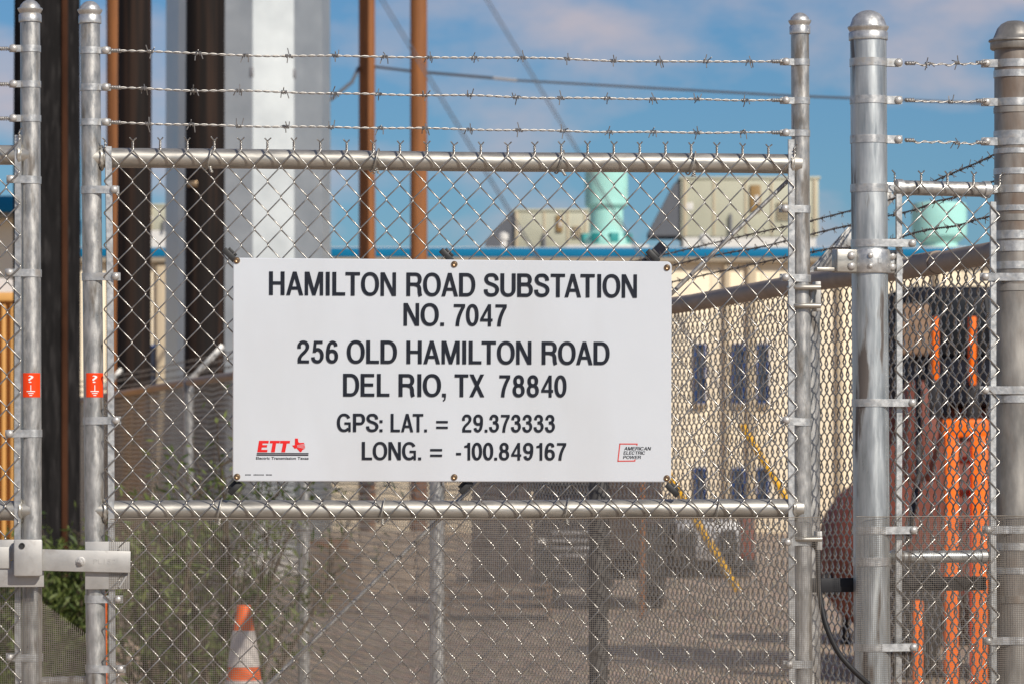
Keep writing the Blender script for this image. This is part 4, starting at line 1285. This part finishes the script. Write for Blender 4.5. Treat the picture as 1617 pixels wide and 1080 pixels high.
# power line on the orange pole
pl = thing('power_line', 'blurred grey power line with insulators running right from the orange pole', 'power line', P(579, 110, 8.0))
p0 = P(579, 110, 8.0)
def rel(a, b, s_):
    return tuple(P(a, b, s_) - p0)
MB().tube([rel(592, 106, 8.0), rel(650, 113, 7.9), rel(780, 124, 7.7)], .022, 8, True).build('insulator_string', MT['insul'], pl)
MB().tube([rel(780, 124, 7.7), rel(810, 127, 7.65), rel(816, 127.5, 7.64)], .024, 8, True).build('end_clamp', MT['white_box'], pl)
MB().tube([rel(816, 127.5, 7.64), rel(1000, 138, 7.4), rel(1250, 152, 7.1), rel(1640, 167, 6.7), rel(1900, 172, 6.5)], .017, 8, True).build('conductor', MT['cable'], pl)
MB().tube([rel(566, 108, 8.0), rel(556, 130, 7.9), rel(522, 158, 7.8)], .03, 8, True).build('stand_off', MT['insul'], pl)

# guy wires with yellow guards
for (top, a, b, c, lab, s0, s1) in (((603, 0), (1065, 770), (1165, 935), None, 'guy wire whose yellow guard drops below the lower right corner of the sign', 6.7, 5.05),
                                    ((769, 0), (1165, 660), (1303, 890), None, 'guy wire whose yellow guard passes behind the right gate upright', 7.2, 6.2)):
    base = P(b[0], ground_y(s1), s1); base.z = 0
    A = P(*top, s0 * 1.0); Bp = P(*b, s1); Bp.z = max(Bp.z, .02)
    gw = thing('guy_wire', lab, 'guy wire', base, 0, 'guy wires')
    d = (A - Bp).normalized(); A2 = A + d * 4
    side = Vector((1, 0, 0)) * .032
    for sg in (-1, 1):
        MB().tube([tuple(Bp - base + side * sg * .3), tuple(A2 - base + side * sg)], .0085, 6, True).build('steel_strand', MT['cable'], gw)
    G = P(*a, s0 + (s1 - s0) * .8)
    t = (G - Bp).dot(d)
    MB().tube([tuple(Bp - base), tuple(Bp + d * t - base)], .045, 12, True).build('yellow_guard', MT['yellow'], gw)
    MB().tube([tuple(Bp - base), tuple(Bp - d * .3 - base)], .02, 8, True).build('anchor_rod', MT['cable'], gw)

# ================================================================== building
sb = 8.6
bl = P(-150, HOR, sb); br = P(1780, HOR, sb)
bld = thing('metal_building', 'long low cream building with a blue roof edge and rooftop plant', 'building', (bl.x, bl.y, 0))
bw = br.x - bl.x
zt_ = P(0, 407, sb).z; zf = P(0, 393, sb).z
def bx(px):
    return P(px, HOR, sb).x - bl.x
MB().box((bw / 2, 3.06, zt_ / 2), (bw, 6, zt_)).build('core_wall', MT['cream'], bld)
PAN = MB().box((0, 0, 0), (.895, .05, zt_ - .01), .008).mesh('wall_panel'); PAN.materials.append(MT['cream'])
for i in range(int(bw / .9)):
    o = link('wall_panel', PAN, None, bld); o.location = (.45 + i * .9, .03, zt_ / 2)
MB().box((bw / 2, 2.95, zt_ + (zf - zt_) / 2 + .002), (bw + .6, 6.3, zf - zt_), .01).build('fascia', MT['fascia'], bld)
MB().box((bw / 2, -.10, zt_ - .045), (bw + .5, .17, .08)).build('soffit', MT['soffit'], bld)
MB().box((bw / 2, 2.97, zf + .012), (bw + .5, 6.2, .02)).build('roof', MT['roof'], bld)
for px in (1148, 1187, 1326, 700, 255, 1480):
    o = MB().box((0, 0, 0), (.16 if px in (1187, 255) else .10, .10, zt_ - .12), .012).build('downspout', MT['cream_trim'], bld); o.location = (bx(px), -.055, (zt_ - .1) / 2)
def window(px0, px1, py0, py1, parent, bx_, y=-.03, fr=.035, s_=sb):
    x0, x1 = bx_(px0), bx_(px1); z1 = P(0, py0, s_).z; z0 = max(.05, P(0, py1, s_).z)
    f = MB()
    for (c, sz) in ((((x0 + x1) / 2, y, z1 - fr / 2), (x1 - x0, .08, fr)), (((x0 + x1) / 2, y, z0 + fr / 2), (x1 - x0, .08, fr)),
                    ((x0 + fr / 2, y, (z0 + z1) / 2), (fr, .078, z1 - z0 - 2 * fr)), ((x1 - fr / 2, y, (z0 + z1) / 2), (fr, .078, z1 - z0 - 2 * fr))):
        f.box(c, sz, .004)
    w = f.build('window', MT['blue_frame'], parent)
    MB().box(((x0 + x1) / 2, y - .03, z0 - .025), (x1 - x0 + .06, .14, .045), .005).build('sill', MT['cream_trim'], w)
    MB().box(((x0 + x1) / 2, y + .012, (z0 + z1) / 2), (x1 - x0 - 2 * fr + .01, .02, z1 - z0 - 2 * fr + .01)).build('pane', MT['pane'], w)
for (a, b) in ((1096, 1115), (1156, 1176), (1194, 1214)):
    window(a, b, 543, 637, bld, bx); window(a, b, 738, 800, bld, bx)
window(212, 250, 545, 612, bld, bx); window(560, 640, 545, 635, bld, bx); window(880, 940, 545, 637, bld, bx)
for (a, b) in ((1440, 1500),):
    window(a, b, 545, 637, bld, bx)

# nearer wing at the far left
sw_ = 6.6; wl = P(-420, HOR, sw_); wr = P(34, HOR, sw_)
wing = thing('building_wing', 'taller cream building with blue roof edge at the far left', 'building', (wl.x, wl.y, 0))
ww = wr.x - wl.x; z_w = P(0, 338, sw_).z; z_f = P(0, 313, sw_).z
MB().box((ww / 2, 2.5, z_w / 2), (ww, 5, z_w)).build('wall', MT['cream'], wing)
MB().box((ww / 2, 2.4, (z_w + z_f) / 2 + .002), (ww + .5, 5.6, z_f - z_w), .01).build('fascia', MT['fascia'], wing)
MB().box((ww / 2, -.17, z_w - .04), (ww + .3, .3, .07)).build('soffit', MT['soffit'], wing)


# rooftop plant
def rtu(label, px0, px1, py0, py1, s_, hood_px, hood_py, parts):
    q = P(px0, py1, s_); base = P(px0, 393, sb)
    zr = zf + .022
    o = thing('rooftop_unit', label, 'rooftop unit', (q.x, q.y, zr), 0, 'beige rooftop units')
    w = (px1 - px0) * K * s_; z0 = P(0, py1, s_).z - zr; z1 = P(0, py0, s_).z - zr; d = w * .62
    MB().box((w / 2, d / 2, max(.02, z0 / 2)), (w * .96, d * .96, max(.04, z0))).build('kerb', MT['white_box'], o)
    z0 = max(.04, z0)
    MB().box((w / 2, d / 2, (z0 + z1) / 2), (w, d, z1 - z0), .02).build('cabinet', MT['rtu'], o)
    for u in parts:
        MB().box((w * u, -.004, (z0 + z1) / 2), (.035, .03, (z1 - z0) * .96), .004).build('panel_seam', MT['cream_trim'], o)
    MB().box((w * .54, -.02, z0 + (z1 - z0) * .66), (w * .075, .05, (z1 - z0) * .46), .008).build('louvre', MT['brass'], o)
    MB().box((w * .55, -.05, z0 + (z1 - z0) * .64), (w * .03, .012, (z1 - z0) * .14), .003).build('notice', MT['white_box'], o)
    MB().box((w * .06, -.006, z0 + (z1 - z0) * .52), (w * .06, .012, (z1 - z0) * .13), .003).build('notice', MT['white_box'], o)
    MB().box((w / 2, d / 2, z1 + .02), (w + .06, d + .06, .05), .01).build('top_cap', MT['rtu'], o)
    for u in (.03, .97):
        MB().box((w * u, -.01, (z0 + z1) / 2), (.05, .04, (z1 - z0) * .99), .006).build('corner_post', MT['cream_trim'], o)
    for k_ in range(6):
        MB().box((w * .75, -.03, z0 + (z1 - z0) * (.30 + .055 * k_)), (w * .11, .05, .02), .004).build('louvre_slat', MT['cream_trim'], o)
    MB().tube([(w * .36, -.06, z0 - .02), (w * .36, -.06, z0 + (z1 - z0) * .35), (w * .36, .02, z0 + (z1 - z0) * .38)], .03, 8, True).build('conduit', MT['cable'], o)
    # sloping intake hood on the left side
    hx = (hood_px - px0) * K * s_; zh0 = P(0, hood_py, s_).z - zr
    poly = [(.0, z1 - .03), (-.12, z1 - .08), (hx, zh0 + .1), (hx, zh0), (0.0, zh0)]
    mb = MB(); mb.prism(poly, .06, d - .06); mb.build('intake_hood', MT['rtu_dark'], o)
    return o


rtu('large beige rooftop unit with dark sloping intake hood on the building roof', 1075, 1293, 283, 374, 8.9, 1026, 372, (.24, .47, .66, .84))
rtu('small beige rooftop unit left of the turquoise vent', 812, 944, 334, 392, 9.0, 766, 390, (.36, .64, .85))
rtu('pale rooftop unit seen in the gap between the dark poles', 236, 300, 326, 364, 9.2, 222, 364, (.5,))
for (px, py) in ((1112, 378), (795, 376)):
    q = P(px, 393, 8.65); z1 = P(px, py, 8.65).z
    o = MB().lathe([(.06, 0), (.06, z1 - zf - .06), (.09, z1 - zf - .05), (.09, z1 - zf + .05), (.02, z1 - zf + .09)], n=16).build('roof_vent_pipe', MT['white_box'])
    o.location = (q.x, q.y + .1, zf + .021)
    tag(o, 'short white vent pipe on the roof ' + ('under the large beige unit' if px > 1000 else 'beside the small beige unit'), 'vent pipe', 'white roof vent pipes')


def vent(label, px, rows, s_):
    q = P(px, 393, s_)
    o = thing('roof_exhaust_fan', label, 'exhaust fan', (q.x, q.y, zf + .022), 0, 'turquoise exhaust fans')
    zr = zf + .022
    prof = [(w * K * s_ / 2, P(0, y, s_).z - zr) for (w, y) in rows]
    MB().lathe(prof, n=36).build('casing', MT['teal'], o, sharp=30)
    return o, q, zr


o, q, zr = vent('turquoise exhaust fan with flared base between the two beige rooftop units', 957.5, [(76, 391), (80, 380), (66, 373), (53, 366), (53, 330), (62, 328), (68, 324), (68, 274), (64, 271), (20, 268)], 8.75)
for a in range(8):
    an = a * math.pi / 4 + .3; rr = 37 * K * 8.75
    b = MB().box((0, 0, 0), (.16, .1, .16), .01).build('base_vent', MT['teal_dark'], o); b.location = (rr * math.cos(an), rr * math.sin(an), P(0, 377, 8.75).z - zr); b.rotation_euler = (0, 0, an + math.pi / 2)
MB().box((0, 0, .04), (1.5, 1.3, .07), .01).build('kerb', MT['white_box'], o)
o, q, zr = vent('stout turquoise exhaust fan at the right end of the roof', 1483, [(58, 394), (58, 384), (70, 380), (86, 374), (87, 370), (87, 328), (82, 322), (50, 319), (10, 318)], 8.75)
MB().box((0, 0, .03), (.9, .9, .05), .01).build('kerb', MT['white_box'], o)

# ================================================================== yard things between fence and building
def box_thing(parent, name, px0, px1, py0, py1, s_, depth, m_, org, bev=.02):
    x0, x1 = P(px0, 0, s_).x, P(px1, 0, s_).x; z1 = P(0, py0, s_).z; z0 = max(0.0, P(0, py1, s_).z)
    o = MB().box((0, 0, 0), (x1 - x0, depth, z1 - z0), bev).build(name, MT[m_], parent)
    o.location = ((x0 + x1) / 2 - org.x, D0 * s_ + depth / 2 - org.y, (z0 + z1) / 2); return o


def wheel(parent, x, y, z, r, w):
    t = MB().lathe([(r * .6, -w / 2), (r * .93, -w / 2), (r, -w * .35), (r, w * .35), (r * .93, w / 2), (r * .6, w / 2)], n=24, M=Matrix.Rotation(R(90), 4, 'Y')).build('wheel', MT['tyre'], parent)
    t.location = (x, y, z)
    h = MB().lathe([(.02, -w * .3), (r * .6, -w * .32), (r * .6, w * .32), (.02, w * .3)], n=16, M=Matrix.Rotation(R(90), 4, 'Y')).build('rim', MT['silver'], t)
    return t


# ochre container at the far left with white cover on it
s = 3.4; org = P(-110, HOR, s); org.z = 0
ct = thing('ochre_container', 'ochre ribbed metal container behind the left gate leaf', 'container', org)
box_thing(ct, 'shell', -260, 26, 470, 1080, s, 2.2, 'ochre', org)
for i, px in enumerate(range(-250, 20, 14)):
    box_thing(ct, 'rib', px, px + 7, 478, 1080, s - .008, .04, 'ochre', org, .012)
box_thing(ct, 'top_rail', -262, 27, 462, 476, s - .012, .06, 'ochre', org, .008)
tb = P(-20, 470, s)
tp_ = MB(); prof = [(-.3, 0), (-.28, .07), (-.1, .115), (.08, .10), (.17, .075), (.2, 0)]
tp_.prism(prof, .1, 1.3); o = tp_.build('folded_tarpaulin', MT['tarp']); o.location = (P(-8, 0, s).x - .0, D0 * s, P(0, 470, s).z + .037)
tag(o, 'crumpled white tarpaulin lying on top of the ochre container', 'tarpaulin')

# orange lift machine and red brown trailer at the right, seen through the narrow panel
s = 3.0; org = P(1520, HOR, s); org.z = 0
lift = thing('orange_lift', 'orange steel lifting frame with dark cab behind the narrow panel', 'machine', org)
box_thing(lift, 'cross_head', 1488, 1562, 661, 690, s, .10, 'orange', org)
for (a, b) in ((1493, 1514), (1535, 1560)):
    box_thing(lift, 'mast_leg', a, b, 688, 1200, s - .002, .14, 'orange', org, .01)
for (a, b, y1_) in ((1473, 1483, 600), (1532, 1542, 608)):
    box_thing(lift, 'mast_rail', a, b, 500, y1_, s + .03, .12, 'orange', org, .01)
    box_thing(lift, 'rail_shoe', a - 4, b + 4, y1_ - 6, y1_ + 60, s + .035, .10, 'dark_bar', org, .01)
for y_ in (720, 772, 824, 876, 928):
    box_thing(lift, 'rung', 1514, 1535, y_, y_ + 12, s + .012, .06, 'maroon', org, .006)
for (a, b, c, d) in ((1440, 560, 1520, 690), (1450, 600, 1432, 860), (1555, 470, 1568, 660)):
    q0 = P(a, b, s + .1) - org; q1 = P(c, d, s + .05) - org
    MB().tube([tuple(q0), tuple((q0 + q1) / 2 + Vector((.04, 0, -.08))), tuple(q1)], .022, 8, True).build('hose', MT['rubber'], lift, sharp=80)
box_thing(lift, 'tool_box', 1424, 1470, 480, 560, s + .08, .2, 'crate', org, .02)
box_thing(lift, 'engine_cover', 1430, 1485, 600, 760, s + .12, .3, 'maroon', org, .05)
box_thing(lift, 'low_leg', 1443, 1458, 948, 1120, s - .05, .1, 'orange', org, .01)
box_thing(lift, 'cab', 1418, 1600, 452, 640, s + .16, 1.2, 'navy', org, .06)
box_thing(lift, 'cab_window', 1432, 1590, 470, 560, s + .155, .05, 'glass', org, .01)
box_thing(lift, 'chassis', 1400, 1640, 640, 1010, s + .2, 1.0, 'maroon', org, .08)
for x_ in (1440, 1590):
    q = P(x_, 0, s + .15); wheel(lift, q.x - org.x, q.y - org.y, .42, .42, .3)

s = 3.6; org = P(1345, HOR, s); org.z = 0
tk = thing('red_brown_tank', 'rounded red brown tank body low behind the gate post', 'tank', org)
x0, x1 = P(1312, 0, s).x, P(1470, 0, s).x; zt2 = P(0, 790, s).z; zb2 = P(0, 905, s).z; cz = (zt2 + zb2) / 2; rr = (zt2 - zb2) / 2 + .25
rr = .68
def tx_(px):
    return P(px, 0, s).x
tb = MB().lathe([(.02, tx_(1303)), (rr * .22, tx_(1306)), (rr * .45, tx_(1316)), (rr * .68, tx_(1340)), (rr * .86, tx_(1375)), (rr, tx_(1430)), (rr, tx_(1640)), (.02, tx_(1690))], n=36, M=Matrix.Rotation(R(90), 4, 'Y')).build('tank_shell', MT['maroon'], tk, sharp=60)
tb.location = (-org.x, .8, .70)
box_thing(tk, 'skid', 1300, 1500, 905, 940, s + .06, .5, 'dark_bar', org)
for px in (1330, 1450):
    box_thing(tk, 'leg', px, px + 12, 930, 1080, s + .1, .1, 'dark_bar', org, .005)

# parked dark pickup with a load, silver box trailer
s = 4.5; org = P(930, HOR, s); org.z = 0
tr = thing('parked_truck', 'dark parked truck seen through both fences below the sign', 'truck', org)
box_thing(tr, 'cab', 843, 962, 690, 925, s, 1.6, 'navy', org, .10)
box_thing(tr, 'windscreen', 858, 948, 704, 772, s - .006, .05, 'glass', org, .01)
box_thing(tr, 'grille', 868, 940, 835, 885, s - .006, .05, 'dark_bar', org, .01)
for k in range(4):
    box_thing(tr, 'grille_slat', 870, 938, 839 + k * 12, 843 + k * 12, s - .012, .05, 'silver', org, .004)
box_thing(tr, 'load_body', 958, 1046, 735, 915, s + .09, 1.9, 'brownbox', org, .05)
box_thing(tr, 'bumper', 838, 968, 905, 928, s - .012, .12, 'dark_bar', org, .02)
box_thing(tr, 'mirror', 832, 842, 742, 775, s + .01, .06, 'dark_bar', org, .01)
for px in (862, 944, 1030):
    q = P(px, 0, s + .02); wheel(tr, q.x - org.x, q.y - org.y + .1, .40, .40, .22)
for px in (849, 942):
    box_thing(tr, 'headlamp', px, px + 14, 850, 868, s - .008, .05, 'white_box', org, .01)

s = 5.4; org = P(790, HOR, s); org.z = 0
bxo = thing('brown_shed_box', 'brown grey steel storage box left of the dark truck', 'storage box', org)
box_thing(bxo, 'body', 745, 838, 745, 930, s, 1.2, 'brownbox', org, .03)
for px in (768, 792, 815):
    box_thing(bxo, 'seam', px, px + 3, 750, 925, s - .004, .04, 'dark_bar', org, .004)
box_thing(bxo, 'lid', 741, 842, 735, 748, s - .02, 1.3, 'brownbox', org, .01)

s = 4.2; org = P(800, HOR, s); org.z = 0
pal = thing('timber_pallet_stack', 'low stack of weathered timber pallets below the middle of the sign', 'pallet stack', org)
for i in range(4):
    for j in range(3):
        box_thing(pal, 'plank', 700, 872, 921 + i * 13, 926 + i * 13, s + j * .05, .14, 'crate', org, .004)
    for px in (700, 780, 862):
        box_thing(pal, 'stringer', px, px + 10, 926.5 + i * 13, 933.5 + i * 13, s + .003, 1.0, 'crate', org, .004)

s = 5.6; org = P(1110, HOR, s); org.z = 0
sv = thing('silver_trailer', 'small dull silver box trailer right of the dark truck', 'trailer', org)
box_thing(sv, 'body', 1068, 1168, 822, 885, s, 1.4, 'silver', org, .04)
box_thing(sv, 'frame', 1030, 1194, 884, 905, s + .02, 1.2, 'dark_bar', org, .01)
box_thing(sv, 'side_rack', 1030, 1066, 815, 884, s + .06, .6, 'dark_bar', org, .02)
box_thing(sv, 'side_rack', 1170, 1192, 815, 884, s + .06, .6, 'maroon', org, .02)
for px in (1085, 1150):
    q = P(px, 0, s); wheel(sv, q.x - org.x, q.y - org.y + .15, .3, .3, .2)

s = 4.3; q = P(1014, HOR, s); zt3 = P(0, 735, s).z
o = MB().lathe([(.03, 0), (.03, zt3 - .03), (.018, zt3), (.002, zt3 + .01)], n=12).build('marker_post', MT['pole_orange']); o.location = (q.x, q.y, 0)
tag(o, 'thin orange brown marker post in front of the dark truck', 'post')

s = 4.5; q = P(205, HOR, s); zb3 = P(0, 855, s).z
dr = MB().lathe([(.26, 0), (.29, .01), (.285, .03), (.28, .29), (.292, .30), (.28, .31), (.28, .59), (.292, .60), (.28, .61), (.285, .86), (.29, .88), (.26, .885), (.26, .87), (.02, .87)], n=28)
dro = dr.build('steel_drum', MT['drum_red']); dro.location = (q.x, q.y, 0)
tag(dro, 'faded red steel drum at the foot of the dark timber poles', 'drum')
bx_s = 4.4; org = P(520, HOR, bx_s); org.z = 0
gb = thing('timber_crate', 'low weathered timber crate with an orange brown strip near the column foot', 'crate', org)
for k in range(6):
    box_thing(gb, 'plank', 478, 572, 868 + k * 16, 882 + k * 16, bx_s, .03, 'crate', org, .004)
for px in (480, 520, 562):
    box_thing(gb, 'post', px, px + 8, 866, 968, bx_s + .005, .06, 'crate', org, .004)
box_thing(gb, 'strip', 480, 550, 851, 866, bx_s - .003, .05, 'pole_orange', org, .005)
box_thing(gb, 'back_panel', 480, 570, 870, 968, bx_s + .1, .03, 'crate', org, .004)


# low tan block wall
s = 5.0; org = P(600, HOR, s); org.z = 0
bw_ = thing('block_wall', 'low tan concrete block wall left of the brown storage box', 'blocks', org)
bh = EYE * 0 + P(0, 838, s).z / 5.0
BLK = MB().box((0, 0, 0), (.392, .19, bh - .008), .008).mesh('block'); BLK.materials.append(MT['block'])
xw0 = P(508, 0, s).x - org.x
for r_ in range(5):
    for c_ in range(4 if r_ % 2 else 3):
        o = link('block', BLK, None, bw_); o.location = (xw0 + (.2 if r_ % 2 == 0 else 0) + c_ * .40 + random.uniform(-.004, .004), random.uniform(-.006, .006), bh * (r_ + .5)); o.rotation_euler = (0, 0, random.uniform(-.01, .01))


# traffic cones
def cone(label, px, py_top, s_, hgt):
    q = P(px, py_top, s_); z_top = hgt
    o = thing('traffic_cone', label, 'traffic cone', (q.x, q.y, 0), 0)
    zt_ = q.z
    def rad_(d):     # radius at distance d below the top
        return .028 + d * .145
    def seg(name, d0, d1, m_, ex=0.0):
        n = 6
        prof = [(rad_(d1) + ex - .004, zt_ - d1)] + [(rad_(d1 + (d0 - d1) * i / n) + ex, zt_ - (d1 + (d0 - d1) * i / n)) for i in range(n + 1)] + [(rad_(d0) + ex - .004, zt_ - d0)]
        MB().lathe(prof, n=28).build(name, MT[m_], o)
    seg('cone_tip', 0, .105, 'cone'); seg('collar', .105, .255, 'collar', .003); seg('cone_band', .255, .31, 'cone'); seg('collar', .31, .41, 'collar', .003); seg('cone_foot', .41, zt_ - .03, 'cone')
    MB().box((0, 0, .016), (.40, .40, .03), .006).build('base', MT['cone'], o)
    return o


cone('orange and white traffic cone standing in front of the green shrub', 385, 955, 2.0, 0)
s = 2.2; q = P(164.5, HOR, s); zt3 = P(0, 933, s).z
o = MB().lathe([(.012, 0), (.012, zt3 - .06), (.010, zt3 - .03), (.002, zt3)], n=12).build('marker_stake', MT['cone']); o.location = (q.x, q.y, 0)
tag(o, 'thin orange stake glimpsed beside the meeting post under the latch', 'stake')


# shrubs
def shrub(label, px, s_, height, spread, nleaf, seed, m_='leaf', leaf=.03, lean=0.0):
    q = P(px, HOR, s_); r_ = np.random.default_rng(seed)
    o = thing('shrub', label, 'shrub', (q.x, q.y, 0), 0, 'shrubs by the fence')
    st = MB(); tips = []
    nb = 16
    for i in range(nb):
        a = r_.uniform(0, 6.28); tilt = r_.uniform(.05, .75)
        L_ = height * r_.uniform(.65, 1.0); p = np.array([0.0, 0, 0]) + np.append(r_.normal(0, .05, 2), 0)
        d = np.array([math.cos(a) * math.sin(tilt) * spread / height * 1.6 + lean, math.sin(a) * math.sin(tilt) * spread / height, math.cos(tilt)]); d /= np.linalg.norm(d)
        pts = [p]
        for k in range(7):
            d = d + r_.normal(0, .10, 3) + np.array([0, 0, .03]); d /= np.linalg.norm(d); p = p + d * L_ / 7; pts.append(p)
            if k >= 1:
                tips.append(p)
                for _ in range(3):
                    e = d + r_.normal(0, .7, 3); e /= np.linalg.norm(e); q2 = p + e * L_ * r_.uniform(.08, .22)
                    tips.append(q2); tips.append((p + q2) / 2)
                    st.tube([p, (p + q2) / 2 + r_.normal(0, .01, 3), q2], np.array([.004, .003, .0015]), 4, False)
        st.tube(pts, np.linspace(.016, .004, len(pts)), 6, False)
    st.build('stem', MT['stem'], o, sharp=80)
    tips = np.array(tips)
    idx = r_.integers(0, len(tips), nleaf)
    c = tips[idx] + r_.normal(0, leaf * 1.8, (nleaf, 3)); c[:, 2] = np.maximum(c[:, 2], .02)
    u = r_.normal(0, 1, (nleaf, 3)); u[:, 2] += .6; u /= np.linalg.norm(u, axis=1, keepdims=True)
    v = np.cross(u, r_.normal(0, 1, (nleaf, 3))); v /= np.linalg.norm(v, axis=1, keepdims=True)
    sz = leaf * r_.uniform(.6, 1.3, (nleaf, 1))
    V = np.stack([c - u * sz, c + v * sz * .26, c + u * sz, c - v * sz * .26], 1).reshape(-1, 3)
    mb = MB(); mb.add(V, [(4 * i, 4 * i + 1, 4 * i + 2, 4 * i + 3) for i in range(nleaf)])
    f = mb.build('foliage', MT[m_], o, flat=True); f['kind'] = 'stuff'
    return o


def top_z(py, s_):
    return P(0, py, s_).z


shrub('feathery green shrub behind the traffic cone', 345, 2.25, top_z(690, 2.25), .5, 2600, 5, 'leaf_dull', .030)
shrub('dull green shrub left of the cone behind the gate latch', 240, 2.5, top_z(800, 2.5), .5, 1700, 6, 'leaf_dull', .030)
shrub('bright green shrub between the gate leaves under the latch', 92, 2.4, top_z(868, 2.4), .35, 8000, 7, 'leaf', .028)
shrub('yellowish green shrub behind the left gate leaf', -10, 2.6, top_z(905, 2.6), .45, 6000, 8, 'leaf', .028)
